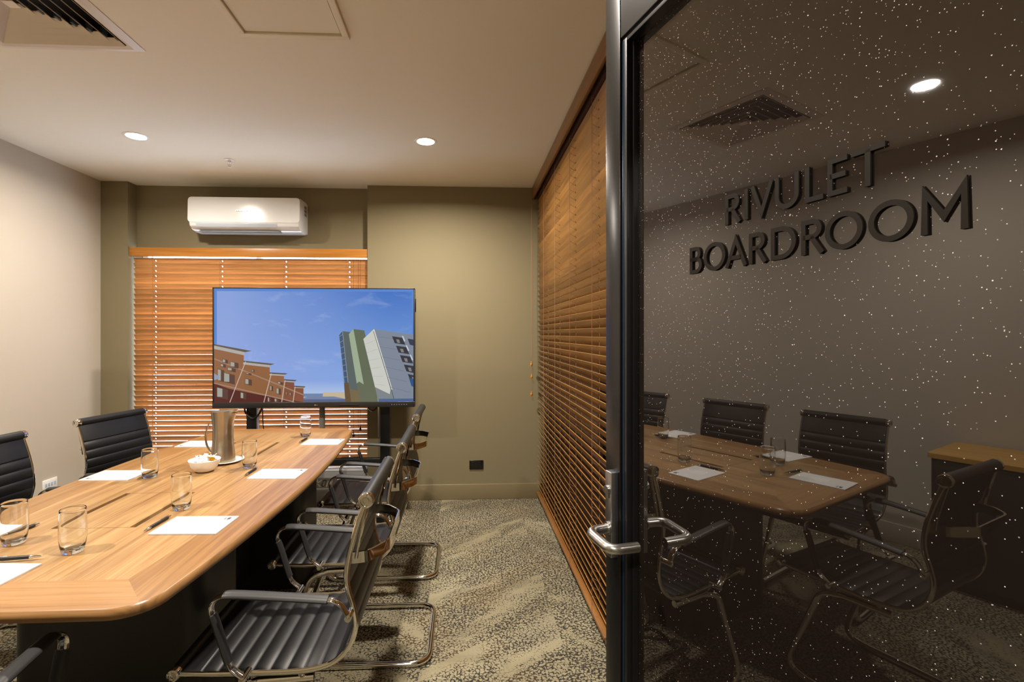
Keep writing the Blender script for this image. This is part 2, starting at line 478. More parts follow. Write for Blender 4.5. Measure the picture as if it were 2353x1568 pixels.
# ------------------------------------------------------------------ ceiling vent, access panel, sprinkler
t = thing('ceiling_air_vent', 'square white louvred air vent in the ceiling, top left', 'vent', (-1.672, 1.908, H))
def ring(b, r0, z0, r1, z1, th=0.0015, mi=0):
    """square pyramid frustum sheet from half-size r0 at z0 to r1 at z1"""
    v = []
    for r, z in ((r0, z0), (r1, z1), (r1, z1-th), (r0, z0-th)):
        v += [(-r, -r, z), (r, -r, z), (r, r, z), (-r, r, z)]
    f = []
    for a in range(4):
        c = (a+1) % 4
        for k in range(4): l = (k+1) % 4; f.append((a*4+k, a*4+l, c*4+l, c*4+k))
    b.add(v, f, mi)
b = MB(); ring(b, 0.298, -0.001, 0.268, -0.010); ring(b, 0.268, -0.010, 0.250, -0.004); b.build('outer_frame', M['metal_white'], t)
b = MB()
for k in range(6):
    r = 0.247-k*0.040
    ring(b, r-0.024, 0.014, r, -0.008, 0.0025)
b.build('louvres', M['metal_white'], t)
b = MB(); b.box(-0.262, 0.262, -0.262, 0.262, 0.088, 0.09)
b.box(-0.262, -0.258, -0.262, 0.262, 0.0, 0.09); b.box(0.258, 0.262, -0.262, 0.262, 0.0, 0.09)
b.box(-0.262, 0.262, -0.262, -0.258, 0.0, 0.09); b.box(-0.262, 0.262, 0.258, 0.262, 0.0, 0.09)
b.build('plenum', M['dark_void'], t)
b = MB(); b.box(-0.02, 0.02, -0.02, 0.02, -0.006, -0.003); b.build('centre_plate', M['metal_white'], t)
clip_m = mat('blue grey clip', (70, 82, 96), 0.5)
for k in range(7):
    b = MB(); b.box(0.02+k*0.034, 0.028+k*0.034, 0.02+k*0.034-0.01, 0.05+k*0.034-0.01, 0.004, 0.03); b.build('brace_clip', clip_m, t)

t = thing('ceiling_access_panel', 'square access panel with raised thin frame in the ceiling', 'panel', (-0.688, 1.84, H))
def frame2d(b, x0, x1, y0, y1, wd, z0, z1):
    b.box(x0, x1, y1-wd, y1, z0, z1, bev=0.002); b.box(x0, x1, y0, y0+wd, z0, z1, bev=0.002)
    b.box(x0, x0+wd, y0+wd, y1-wd, z0, z1, bev=0.002); b.box(x1-wd, x1, y0+wd, y1-wd, z0, z1, bev=0.002)
b = MB(); frame2d(b, -0.22, 0.22, -0.22, 0.22, 0.026, -0.013, -0.0005); b.build('panel_frame', M['ceiling'], t)
b = MB(); b.box(-0.188, 0.188, -0.188, 0.188, -0.005, -0.0005); b.build('panel_board', M['ceiling'], t)

t = thing('fire_sprinkler', 'small chrome fire sprinkler hanging from the ceiling', 'sprinkler', (-1.647, 3.554, H))
b = MB(); b.lathe([(0.036, 0.0), (0.036, -0.003), (0.03, -0.006), (0.012, -0.006)], 28); b.build('rosette', M['white_plastic'], t)
b = MB(); b.lathe([(0.010, -0.005), (0.010, -0.022), (0.006, -0.024)], 16)
b.tube([(0.009, 0, -0.022), (0.011, 0, -0.036), (0.002, 0, -0.05)], 0.0018, 8); b.tube([(-0.009, 0, -0.022), (-0.011, 0, -0.036), (-0.002, 0, -0.05)], 0.0018, 8)
b.lathe([(0.003, -0.024), (0.003, -0.05)], 10); b.build('nozzle', M['chrome'], t)
b = MB(); b.lathe([(0.0001, -0.050), (0.014, -0.050), (0.014, -0.052), (0.0001, -0.052)], 20, cap=False); b.build('deflector', M['chrome'], t)

# ------------------------------------------------------------------ venetian blinds
def slats(b, length, z_top, n_, ladders, tilt, width=0.05, th=0.003, seed=1, ax='x', jit=0.03):
    """slats along local x, centred on y=0, room side is -y; room edge high"""
    rnd = random.Random(seed)
    for i in range(n_):
        z = z_top-i*PITCH; a = tilt+rnd.uniform(-jit, jit); sag = rnd.uniform(-0.0012, 0.0012)
        ca, sa = math.cos(a), math.sin(a)
        def piece(x0, x1, w0, w1):
            v = []
            for x in (x0, x1):
                for wq, tq in ((w0, -th/2), (w1, -th/2), (w1, th/2), (w0, th/2)):
                    # w: -width/2 room edge .. +width/2 outer edge
                    v.append((x, wq*ca+tq*sa, z+sag*math.sin(x*2.1)-wq*sa+tq*ca))
            f = [(0, 1, 2, 3), (7, 6, 5, 4), (0, 4, 5, 1), (1, 5, 6, 2), (2, 6, 7, 3), (3, 7, 4, 0)]
            b.add(v, f)
        xs = 0.0+rnd.uniform(0, 0.003)
        for L in ladders:
            piece(xs, L-0.004, -width/2, width/2)
            piece(L-0.004, L+0.004, -width/2, -0.007); piece(L-0.004, L+0.004, 0.007, width/2)
            xs = L+0.004
        piece(xs, length-rnd.uniform(0, 0.003), -width/2, width/2)

def pull_cord(parent, x, y, z0, z1, wood=True, sway=0.0, mt=None):
    b = MB(); b.tube(crom([(x, y, z0), (x+sway, y, (z0+z1)/2), (x, y, z1)], 6), 0.0012, 6)
    c = b.build('pull_cord', M['cord'] if wood else M['cord_dark'], parent)
    b = MB(); b.lathe([(0.003, 0.012), (0.006, 0.006), (0.0045, 0.002), (0.009, -0.006), (0.011, -0.016), (0.008, -0.024), (0.002, -0.026)], 14, mx=Matrix.Translation((x, y, z1)))
    b.build('tassel', mt or M['valance_x'], c)

def blind(name, label, length, z_top, n_, ladders, loc, rz, slat_m, val_m, val, tilt, rail_z, seed, group=None):
    t = thing(name, label, 'blind', loc, rz, group)
    b = MB(); slats(b, length, z_top, n_, ladders, tilt, seed=seed); b.build('slats', slat_m, t)
    if val:
        x0, x1, y0, y1, z0, z1 = val
        b = MB(); b.box(x0, x1, y0, y1, z0, z1, bev=0.003)
        b.box(x0, x0+0.01, y1, y1+0.05, z0, z1)
        b.build('valance', val_m, t)
    b = MB(); b.box(0, length, -0.022, 0.022, z_top+0.042, z_top+0.075); b.build('head_rail', M['cord_dark'], t)
    b = MB(); b.box(0, length, -0.026, 0.026, rail_z-0.009, rail_z+0.009, bev=0.004); b.build('bottom_rail', val_m, t)
    for L in ladders:
        b = MB()
        for y in (-0.034, 0.034):
            b.tube([(L-0.007, y, z_top+0.02), (L-0.007, y, rail_z)], 0.0011, 5)
        for i in range(n_):
            z = z_top-i*PITCH
            b.tube([(L-0.007, -0.034, z+0.02), (L-0.007, 0.034, z-0.025)], 0.0008, 4)
        b.tube([(L, 0.0, z_top+0.02), (L, 0.0, rail_z)], 0.0012, 5)
        b.build('ladder_cord', M['cord'], t)
    return t
TILT = math.radians(56)
zt = 2.035-0.025
bk = blind('venetian_blind', 'timber venetian blind with honey valance over the back window', 1.885, 1.973, 40,
           [0.17, 0.70, 1.215, 1.733], (-2.68, 4.155, 0), 0, M['slat_x'], M['valance_x'],
           (-0.042, 1.888, -0.045, -0.030, 2.003, 2.075), TILT, 0.286, 3)
for x, z1 in ((1.775, 0.55), (1.83, 0.60), (1.815, 0.41)):
    pull_cord(bk, x, -0.045, 1.99, z1, wood=False, mt=M['cord_dark'])
# long blinds on the right; local x runs towards the camera (world -Y), room side is world -X
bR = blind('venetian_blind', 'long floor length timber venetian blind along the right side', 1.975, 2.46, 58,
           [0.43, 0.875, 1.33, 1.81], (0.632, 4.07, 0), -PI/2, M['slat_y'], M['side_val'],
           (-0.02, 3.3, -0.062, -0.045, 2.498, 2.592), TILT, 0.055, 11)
for x, z1, sw in ((0.045, 1.135, 0.03), (0.06, 1.035, 0.0), (0.05, 0.89, -0.01)):
    pull_cord(bR, x, -0.075, 2.49, z1, sway=sw)
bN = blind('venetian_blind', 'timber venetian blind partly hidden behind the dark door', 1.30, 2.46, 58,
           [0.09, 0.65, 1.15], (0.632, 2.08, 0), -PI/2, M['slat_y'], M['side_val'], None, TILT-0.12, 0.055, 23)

# ------------------------------------------------------------------ air conditioner
t = thing('air_conditioner', 'white wall mounted split air conditioner above the window', 'air conditioner', (-1.735, 4.20, 2.195))
def ac_prof():   # (y, z) closed, y towards the room negative
    return [(0, 0.005), (0, 0.268), (-0.05, 0.275), (-0.16, 0.270), (-0.195, 0.255), (-0.205, 0.235), (-0.213, 0.06), (-0.205, 0.035), (-0.17, 0.012), (-0.10, 0.0), (-0.03, 0.0)]
b = MB(); pr = ac_prof(); W2 = 0.43
vs_ = []; n_ = len(pr)
for x, sc in ((-W2, 0.90), (-W2+0.008, 0.985), (-W2+0.02, 1.0), (W2-0.02, 1.0), (W2-0.008, 0.985), (W2, 0.90)):
    for y, z in pr: vs_.append((x, y*sc, 0.135+(z-0.135)*(1-(1-sc)*0.6)))
fs = [tuple(range(n_))[::-1], tuple(5*n_+k for k in range(n_))]
for a in range(5):
    for k in range(n_): l = (k+1) % n_; fs.append((a*n_+k, a*n_+l, (a+1)*n_+l, (a+1)*n_+k))
b.add(vs_, fs); b.build('casing', M['ac_white'], t)
# front fascia (slightly proud, rounded corners)
fp = [Vector((x, z, 0)) for x, z in ((-0.433, 0.062), (0.433, 0.062), (0.433, 0.262), (-0.433, 0.262))]
fp = fillet(fp, 0.03, 6, True)
b = MB(); b.prism([(p.x, p.y) for p in fp], 0, 0.006, mx=Matrix.Translation((0, -0.2125, 0)) @ Matrix.Rotation(math.radians(90-2.0), 4, 'X'))
b.build('front_panel', M['ac_white'], t)
b = MB(); b.box(-0.37, 0.255, -0.209, -0.200, 0.026, 0.057, bev=0.002, mx=Matrix.Translation((0, -0.209, 0.042)) @ Matrix.Rotation(math.radians(24), 4, 'X') @ Matrix.Translation((0, 0.207, -0.042)))
fl = b.build('air_flap', mat('pale flap plastic', (196, 206, 218), 0.2), t)
b = MB(); b.box(-0.37, 0.26, -0.172, -0.115, -0.002, 0.004); b.build('outlet_slot', mat('shaded outlet plastic', (120, 122, 124), 0.4), t)
b = MB()
for k in range(7): b.box(-0.06+k*0.0125, -0.052+k*0.0125, -0.2225, -0.2205, 0.150, 0.160)
b.build('brand_mark', mat('silver print', (228, 226, 220), 0.25, 0.4), t)
b = MB()
for k in range(3):
    for j in range(2): b.box(0.4305, 0.4325, -0.085+j*0.03, -0.065+j*0.03, 0.15+k*0.03, 0.172+k*0.03)
b.build('side_stickers', mat('grey sticker', (120, 120, 120), 0.5), t)

# ------------------------------------------------------------------ power outlets
t = thing('black_power_outlet', 'small black double power outlet low on the back wall', 'outlet', (0.107, YB, 0.286))
b = MB(); b.box(-0.058, 0.058, -0.009, 0, -0.037, 0.037, bev=0.003); b.build('cover_plate', mat('black outlet', (18, 19, 18), 0.25), t)
for x in (-0.027, 0.027):
    b = MB(); b.box(x-0.008, x+0.008, -0.012, -0.008, 0.014, 0.024, bev=0.001); b.build('rocker_switch', M['black_plastic'], t)
    b = MB()
    for dx, dz, rr in ((-0.007, -0.004, 25), (0.007, -0.004, -25), (0, -0.017, 0)):
        b.box(-0.0012, 0.0012, -0.0098, -0.0085, -0.004, 0.004, mx=Matrix.Translation((x+dx, 0, dz)) @ Matrix.Rotation(math.radians(rr), 4, 'Y'))
    b.build('socket_slots', M['dark_void'], t)
t = thing('white_power_outlet', 'white wall outlet plate low on the left wall behind the chairs', 'outlet', (XL, 3.60, 0.322))
b = MB(); b.box(0, 0.009, -0.06, 0.06, -0.037, 0.037, bev=0.003); b.build('cover_plate', M['white_plastic'], t)
for k in range(4):
    b = MB(); b.box(0.008, 0.011, -0.045+k*0.024, -0.030+k*0.024, -0.012, 0.012, bev=0.001); b.build('socket_port', mat('pale blue socket', (170, 190, 214), 0.4), t)

# ------------------------------------------------------------------ television on its stand
TVX, TVY = -1.083, 3.65
t = thing('television', 'large black screen showing brick houses and towers under blue sky', 'television', (TVX, TVY, 0.838))
HWT, HT = 0.725, 0.873
b = MB(); b.box(-HWT, HWT, 0.0, 0.055, 0, HT, bev=0.005)
b.box(-0.5, 0.5, 0.05, 0.085, 0.12, 0.75, bev=0.01)
b.box(HWT-0.002, HWT+0.006, 0.01, 0.04, 0.70, 0.80, bev=0.002); b.build('housing', M['black_plastic'], t)
b = MB()
b.box(-HWT, HWT, -0.006, 0.002, HT-0.008, HT, bev=0.001); b.box(-HWT, -HWT+0.010, -0.006, 0.002, 0, HT, bev=0.001)
b.box(HWT-0.010, HWT, -0.006, 0.002, 0, HT, bev=0.001); b.box(-HWT, HWT, -0.010, 0.002, 0, 0.040, bev=0.002)
b.build('bezel', mat('satin black bezel', (36, 36, 34), 0.3), t)
b = MB(); b.box(-HWT+0.01, HWT-0.01, -0.0075, -0.0055, 0.0375, 0.0395); b.build('bezel_trim', M['steel'], t)
b = MB(); b.lathe([(0.0001, 0), (0.0055, 0), (0.0055, 0.001), (0.0001, 0.001)], 18, mx=Matrix.Translation((0.005, -0.010, 0.019)) @ Matrix.Rotation(PI/2, 4, 'X'), cap=False)
for x in (0.013, 0.019):
    b.box(x, x+0.0014, -0.0112, -0.010, 0.015, 0.023); b.box(x, x+0.0045, -0.0112, -0.010, 0.015, 0.0165)
b.box(0.019, 0.0235, -0.0112, -0.010, 0.0215, 0.023); b.box(0.0222, 0.0235, -0.0112, -0.010, 0.015, 0.0195)
b.build('brand_logo', M['steel'], t)
b = MB()
for k in range(7): b.box(0.555+k*0.018, 0.561+k*0.018, -0.0112, -0.010, 0.016, 0.022)
b.build('front_buttons', mat('grey button', (120, 120, 120), 0.4), t)
b = MB(); b.tube([(0.18, -0.013, 0.021), (0.32, -0.013, 0.021)], 0.004, 10); b.build('stylus', mat('dark stylus', (60, 60, 62), 0.25, 0.6), t)
# the picture on the screen, traced in a 2195 x 1248 grid
PX0, PX1, PY0, PY1 = 60.0, 2255.0, 72.0, 1322.0
SX0, SX1, SZ0, SZ1 = -HWT+0.010, HWT-0.010, 0.040, HT-0.008
def sp(x, y): return (SX0+(x-PX0)/(PX1-PX0)*(SX1-SX0), SZ1-(y-PY0)/(PY1-PY0)*(SZ1-SZ0))
def sky_mat():
    m = mat('screen sky', (8, 8, 8), 0.22, emit=(140, 160, 215), es=0.86); n = N(m); o = n.obj(); s = n.sep(o)
    x, z = s[0], s[2]
    top = n.mix(n.ramp(x, -0.6, 0.5), lin((128, 156, 214)), lin((62, 112, 192)))
    bot = n.mix(n.ramp(x, -0.6, 0.6), lin((142, 164, 222)), lin((120, 158, 218)))
    c = n.mix(n.ramp(z, 0.25, 0.85), bot, top)
    c = n.mix(n.ramp(z, 0.20, 0.04), c, lin((186, 204, 226)))
    nz = n.noise(n.map(o, (3.5, 1, 9), rot=(0, math.radians(25), 0)), 1.0, 6, 0.62, 0.6)
    cl = n.math('MULTIPLY', n.ramp(nz, 0.56, 0.80), n.ramp(x, -0.8, 0.7, 0.55, 0.25))
    c = n.mix(cl, c, lin((190, 204, 232)))
    n.link(c, n.b.inputs['Emission Color']); return m
scr_m = [sky_mat()]; scr_i = {}
def cmi(rgb):
    if rgb not in scr_i: scr_i[rgb] = len(scr_m); scr_m.append(emis('screen tone', rgb, 0.86))
    return scr_i[rgb]
b = MB(); layer = [0]
def poly(pts, rgb=None):
    layer[0] += 1; y = -0.0022-0.00001*layer[0]
    v = [(sp(*p)[0], y, sp(*p)[1]) for p in pts]
    b.add(v, [tuple(range(len(v)))], 0 if rgb is None else cmi(rgb))
poly([(60, 72), (2255, 72), (2255, 1322), (60, 1322)])
for q in ([(60, 72), (2255, 72), (2255, 100), (60, 100)], [(60, 100), (90, 100), (90, 680), (60, 690)], [(2238, 100), (2255, 100), (2255, 575), (2238, 572)]): poly(q, (84, 130, 204))
# low roofs
poly([(1032, 1228), (1250, 1228), (1250, 1265), (1032, 1265)], (104, 130, 168)); poly([(1250, 1214), (1490, 1214), (1490, 1300), (1240, 1300)], (190, 176, 150))
poly([(955, 1290), (1090, 1262), (1370, 1262), (1500, 1290), (1500, 1322), (940, 1322)], (112, 126, 158)); poly([(950, 1292), (1500, 1292), (1500, 1322), (950, 1322)], (78, 96, 132))
# brick terrace
brick1, brick2, brick3 = (142, 96, 66), (128, 76, 54), (84, 38, 34)
def house(xl, xr, yl, yr, br):
    poly([(xl, yl), (xr, yr), (xr, 1322), (xl, 1322)], br)
house(932, 1034, 1160, 1164, brick2); house(820, 932, 1095, 1105, brick2); house(662, 820, 1022, 1034, brick1); house(376, 664, 895, 912, (140, 94, 60)); house(60, 382, 735, 790, brick1)
for q in ([(60, 1110), (220, 1170), (560, 1240), (1034, 1322), (60, 1322)],): poly(q, brick3)
for (x0, x1, y0, y1, tip) in ((60, 386, 690, 762, 466), (376, 664, 872, 905, 718), (662, 822, 1002, 1010, 860), (820, 932, 1078, 1084, 960), (932, 1034, 1150, 1154, 1056)):
    hh = 42 if x1 < 400 else 32 if x1 < 700 else 22 if x1 < 900 else 14
    poly([(x0, y0), (x1+8, y1), (x1, y1+hh), (x0, y0+hh)], (172, 168, 160)); poly([(x0, y0-10), (tip, y1-6), (x1+10, y1+8), (x0, y0+6)], (92, 84, 78))
def strip(p, q, wd, rgb):
    dx, dy = q[0]-p[0], q[1]-p[1]; L = math.hypot(dx, dy); nx, ny = -dy/L*wd/2, dx/L*wd/2
    poly([(p[0]+nx, p[1]+ny), (q[0]+nx, q[1]+ny), (q[0]-nx, q[1]-ny), (p[0]-nx, p[1]-ny)], rgb)
for p, q, wd in (((60, 840), (1034, 1242), 12), ((60, 1108), (930, 1318), 12)): strip(p, q, wd, (158, 128, 108))
for p, q in (((402, 872), (230, 1320)), ((682, 1004), (600, 1320)), ((832, 1080), (795, 1318)), ((942, 1152), (920, 1316))): strip(p, q, 8, (196, 182, 172))
for (x, y, wd, hg) in ((150, 840, 60, 42), (235, 868, 90, 60), (128, 892, 60, 34), (205, 930, 90, 40), (96, 950, 75, 130), (165, 990, 120, 105), (90, 1150, 120, 110), (395, 1055, 75, 66), (470, 955, 28, 30), (345, 1205, 62, 70), (665, 1135, 36, 56), (735, 1160, 52, 68), (750, 1090, 60, 28), (840, 1200, 18, 40), (880, 1210, 24, 38), (640, 1262, 34, 52), (715, 1275, 44, 40), (405, 990, 60, 20)):
    poly([(x, y), (x+wd, y+wd*0.25), (x+wd, y+wd*0.25+hg), (x, y+hg)], (88, 62, 54)); poly([(x+4, y+6), (x+wd*0.5, y+6+wd*0.12), (x+wd*0.5, y+hg), (x+4, y+hg-4)], (160, 160, 150))
poly([(60, 1000), (110, 1030), (110, 1060), (60, 1075)], (140, 150, 178))
# towers
poly([(1425, 588), (1462, 538), (1548, 548), (1580, 800), (1625, 1110), (1640, 1322), (1495, 1322), (1480, 1110)], (84, 96, 96))
poly([(1425, 588), (1462, 538), (1525, 1110), (1485, 1115)], (58, 84, 120))
for k in range(8): strip((1428+k*7.6, 600+k*64), (1466+k*7.6, 575+k*67), 5, (132, 142, 140))
strip((1464, 540), (1526, 1110), 5, (150, 156, 150)); strip((1425, 588), (1486, 1115), 4, (150, 156, 150))
poly([(1585, 515), (1705, 530), (1720, 590), (1860, 1322), (1640, 1322), (1610, 900)], (92, 102, 82))
poly([(1534, 572), (1585, 515), (1700, 1130), (1648, 1098), (1622, 1120)], (152, 168, 142))
poly([(1484, 1110), (1530, 1110), (1560, 1322), (1495, 1322)], (96, 76, 52)); poly([(1545, 1180), (1640, 1200), (1660, 1322), (1560, 1322)], (112, 98, 70))
poly([(1695, 625), (1812, 515), (2050, 1322), (1862, 1322), (1825, 1160)], (120, 128, 132))
poly([(1695, 625), (1812, 515), (1998, 1185), (1990, 1240), (1825, 1160)], (196, 198, 190))
poly([(1812, 515), (2255, 578), (2255, 1322), (2050, 1322)], (122, 132, 148))
strip((1814, 520), (2015, 1190), 9, (214, 214, 208)); strip((1808, 540), (2045, 1315), 5, (50, 56, 66))
for k in range(6): strip((1850+k*28, 600+k*112), (2030+k*38, 622+k*120), 3, (96, 104, 118))
for k in range(6): strip((1708+k*24, 690+k*88), (1828+k*22, 640+k*100), 3, (168, 170, 166))
for k in range(5):
    ox, oy = k*44, k*105
    poly([(2015+ox, 595+oy), (min(2130+ox, 2255), 612+oy), (min(2165+ox, 2255), 690+oy), (min(2045+ox, 2255), 672+oy)], (44, 48, 62))
    poly([(min(2060+ox, 2250), 628+oy), (min(2095+ox, 2255), 632+oy), (min(2105+ox, 2255), 672+oy), (min(2075+ox, 2255), 668+oy)], (128, 124, 118))
    if k < 3: poly([(2124+ox, 590+oy), (2140+ox, 592+oy), (min(2165+ox, 2255), 650+oy), (min(2150+ox, 2250), 655+oy)], (190, 196, 204))
poly([(2190, 622), (2255, 632), (2255, 700), (2215, 690)], (48, 54, 78)); poly([(2205, 1060), (2255, 1070), (2255, 1160), (2232, 1150)], (44, 78, 128))
poly([(1865, 1290), (2255, 1290), (2255, 1322), (1865, 1322)], (70, 96, 142))
b.build('screen_picture', scr_m, t)

t = thing('television_stand', 'black floor stand with two posts carrying the large screen', 'stand', (TVX, TVY+0.12, 0))
for sx in (-1, 1):
    b = MB(); b.box(sx*0.492-0.036, sx*0.492+0.036, -0.03, 0.03, 0.04, 1.55, bev=0.004); b.build('post', M['black_plastic'], t)
    b = MB(); b.box(sx*0.492-0.03, sx*0.492+0.03, -0.24, 0.10, 0.03, 0.075, bev=0.006); f_ = b.build('foot', M['black_plastic'], t)
    for yy in (-0.2, 0.06):
        b = MB(); b.lathe([(0.0001, -0.012), (0.03, -0.012), (0.032, 0), (0.03, 0.012), (0.0001, 0.012)], 18, mx=Matrix.Translation((sx*0.492, yy, 0.032)) @ Matrix.Rotation(PI/2, 4, 'Y'), cap=False); b.build('castor', M['black_plastic'], f_)
    b = MB(); b.box(sx*0.492+(-0.052 if sx > 0 else 0.040), sx*0.492+(-0.042 if sx > 0 else 0.050), -0.034, -0.026, 0.60 if sx > 0 else 0.5, 1.5); b.build('cable_channel', M['steel'], t)
b = MB(); b.box(-0.46, 0.46, -0.02, 0.02, 0.385, 0.435, bev=0.004); b.build('cross_bar', M['black_plastic'], t)
b = MB(); b.box(0.16, 0.30, -0.018, 0.018, 0.436, 0.442, bev=0.001); b.build('cable_tray', M['black_plastic'], t)
b = MB(); b.tube([(0.01, 0.03, 0.435), (0.01, 0.03, 1.3)], 0.021, 18); b.build('centre_tube', M['post_grey'], t)
b = MB(); b.tube([(0.01, 0.03, 0.435), (0.01, 0.03, 0.78)], 0.0225, 18); b.build('tube_sleeve', mat('pale grey sleeve', (140, 134, 124), 0.4), t)
b = MB(); b.tube(crom([(-0.53, -0.03, 0.88), (-0.53, -0.045, 0.80), (-0.47, -0.05, 0.75), (-0.42, -0.04, 0.80), (-0.40, -0.03, 0.90)], 8), 0.007, 8); b.build('cable', M['black_plastic'], t)
b = MB(); b.tube(crom([(-0.41, -0.03, 0.88), (-0.405, -0.03, 0.7), (-0.385, -0.03, 0.55), (-0.40, -0.03, 0.44)], 8), 0.004, 8); b.build('cable', M['black_plastic'], t)
b = MB(); b.tube(crom([(0.36, -0.03, 0.88), (0.37, -0.04, 0.82), (0.40, -0.04, 0.80), (0.43, -0.04, 0.82), (0.44, -0.03, 0.88)], 8), 0.005, 8)
b.build('cable', M['black_plastic'], t)

# ------------------------------------------------------------------ grey case under the window
t = thing('grey_case', 'low grey case with white lettering standing under the window', 'case', (-1.33, 4.125, 0))
b = MB(); b.box(-0.53, 0.53, -0.055, 0.053, 0.0, 0.254, bev=0.008); b.build('body', M['box_grey'], t)
b = MB(); b.box(-0.534, 0.534, -0.058, 0.056, 0.254, 0.265, bev=0.003); b.build('lid', mat('pale grey lid', (206, 208, 208), 0.5), t)
SH = 0.28
def italic(b, strokes, x, z, h, wd, y0, y1):
    for st in strokes:
        P = [(x+p[0]*h+p[1]*h*SH, z+p[1]*h) for p in st]
        for i in range(len(P)-1):
            p, q = P[i], P[i+1]; dx, dz = q[0]-p[0], q[1]-p[1]; L = math.hypot(dx, dz)
            ex, ez = dx/L*wd*0.3, dz/L*wd*0.3; nx, nz = -dz/L*wd/2, dx/L*wd/2
            c = [(p[0]-ex+nx, p[1]-ez+nz), (q[0]+ex+nx, q[1]+ez+nz), (q[0]+ex-nx, q[1]+ez-nz), (p[0]-ex-nx, p[1]-ez-nz)]
            b.add([(a[0], y0, a[1]) for a in c]+[(a[0], y1, a[1]) for a in c], [(0, 1, 2, 3), (7, 6, 5, 4), (0, 4, 5, 1), (1, 5, 6, 2), (2, 6, 7, 3), (3, 7, 4, 0)])
b = MB(); hh = 0.052
ov = [(0.36+0.34*math.cos(a)*0.95, 0.5+0.5*math.sin(a)) for a in [k*PI/10 for k in range(21)]]
italic(b, [[(0, 0), (0, 1)], [(0.62, 1), (0.06, 0.5), (0.66, 0)]], 0.130, 0.133, hh, 0.010, -0.0565, -0.0552)
italic(b, [ov], 0.170, 0.133, hh, 0.010, -0.0565, -0.0552)
italic(b, [[(0, 0), (0, 1), (0.62, 0), (0.62, 1)]], 0.217, 0.133, hh, 0.010, -0.0565, -0.0552)
b.box(0.110, 0.247, -0.0565, -0.0552, 0.111, 0.118)
b.build('lettering', M['white_print'], t)

# ------------------------------------------------------------------ boardroom table
TX, TY, TZ = -1.163, 2.25, 0.745
tb = thing('boardroom_table', 'long boat shaped boardroom table with pale veneer top and darker band', 'table', (TX, TY, 0))
def hw(y): return TB['hw']-TB['bow']*(y/TB['hl'])**2
hl = TB['hl']
out = []
N_ = 24
side = [(hw(-hl+2*hl*i/N_), -hl+2*hl*i/N_) for i in range(N_+1)]
out = [Vector((x, y, 0)) for x, y in side] + [Vector((-x, y, 0)) for x, y in reversed(side)]
rad = [0.0]*len(out)
L = N_+1
# trim the side ends so the corner fillets have room
def corner_outline(inset=0.0, r=0.10):
    pts = []
    ys = [-hl+0.14+(2*hl-0.28)*i/N_ for i in range(N_+1)]
    def arc(cx, cy, a0, a1): return [(cx+(r-inset)*math.cos(a0+(a1-a0)*k/8), cy+(r-inset)*math.sin(a0+(a1-a0)*k/8)) for k in range(9)]
    R_ = [(hw(y)-inset, y) for y in ys]
    cxr = hw(hl-r)-r; cy = hl-r
    pts += R_ + arc(cxr, cy, 0, PI/2) + [(q[0], q[1]) for q in arc(-cxr, cy, PI/2, PI)]
    pts += [(-x, y) for x, y in reversed(R_)] + arc(-cxr, -cy, PI, 1.5*PI) + arc(cxr, -cy, 1.5*PI, 2*PI)
    return pts
# rounded edge: stacked outlines
lev = [(0.010, -0.028), (0.003, -0.025), (0.0, -0.018), (0.0, -0.011), (0.003, -0.004), (0.009, 0.0)]
b = MB(); n_ = len(corner_outline()); vs_ = []; fs = []
for ins, dz in lev: vs_ += [(x, y, TZ+dz) for x, y in corner_outline(ins)]
for a in range(len(lev)-1):
    for k in range(n_): l = (k+1) % n_; fs.append((a*n_+k, a*n_+l, (a+1)*n_+l, (a+1)*n_+k))
fs.append(tuple(range(n_))[::-1]); fs.append(tuple((len(lev)-1)*n_+k for k in range(n_)))
b.add(vs_, fs); top = b.build('tabletop', M['table'], tb)
# cable slots cut into the top
cut = MB()
HATCH = [(-0.035, -0.415), (-0.035, 0.49)]
HWD, HLN = 0.133, 0.178
for hx, hy in HATCH:
    for sx in (-1, 1):
        xa = hx+sx*HWD; xb = xa-sx*0.020
        cut.box(min(xa, xb), max(xa, xb), hy-HLN, hy+HLN, TZ-0.018, TZ+0.01)
    for sy in (-1, 1):
        cut.box(hx-HWD+0.0205, hx+HWD-0.0205, hy+sy*HLN-0.0012, hy+sy*HLN+0.0012, TZ-0.003, TZ+0.01)
    cut.box(hx-0.0009, hx+0.0009, hy-HLN+0.002, hy+HLN-0.002, TZ-0.003, TZ+0.01)
co = cut.build('cutter', M['dark_void'])
co.parent = tb
md = top.modifiers.new('cut', 'BOOLEAN'); md.operation = 'DIFFERENCE'; md.object = co; md.solver = 'EXACT'; md.use_self = True
bpy.context.view_layer.update()
dg = bpy.context.evaluated_depsgraph_get()
nm = bpy.data.meshes.new_from_object(top.evaluated_get(dg))
top.modifiers.clear(); top.data = nm
for p in nm.polygons: p.use_smooth = abs(p.normal.z) < 0.97 and p.center.z > TZ-0.0285
for p in nm.polygons:
    if abs(p.center.x) < hw(p.center.y)-0.03 and abs(p.center.y) < TB['hl']-0.03: p.use_smooth = False
bpy.data.objects.remove(co, do_unlink=True)
for hx, hy in HATCH:
    for sx in (-1, 1):
        xa = hx+sx*(HWD-0.001); xb = xa-sx*0.018; b = MB()
        b.box(min(xa, xb), max(xa, xb), hy-HLN+0.001, hy+HLN-0.001, TZ-0.0178, TZ-0.012)
        b.build('cable_brush', M['dark_void'], tb)
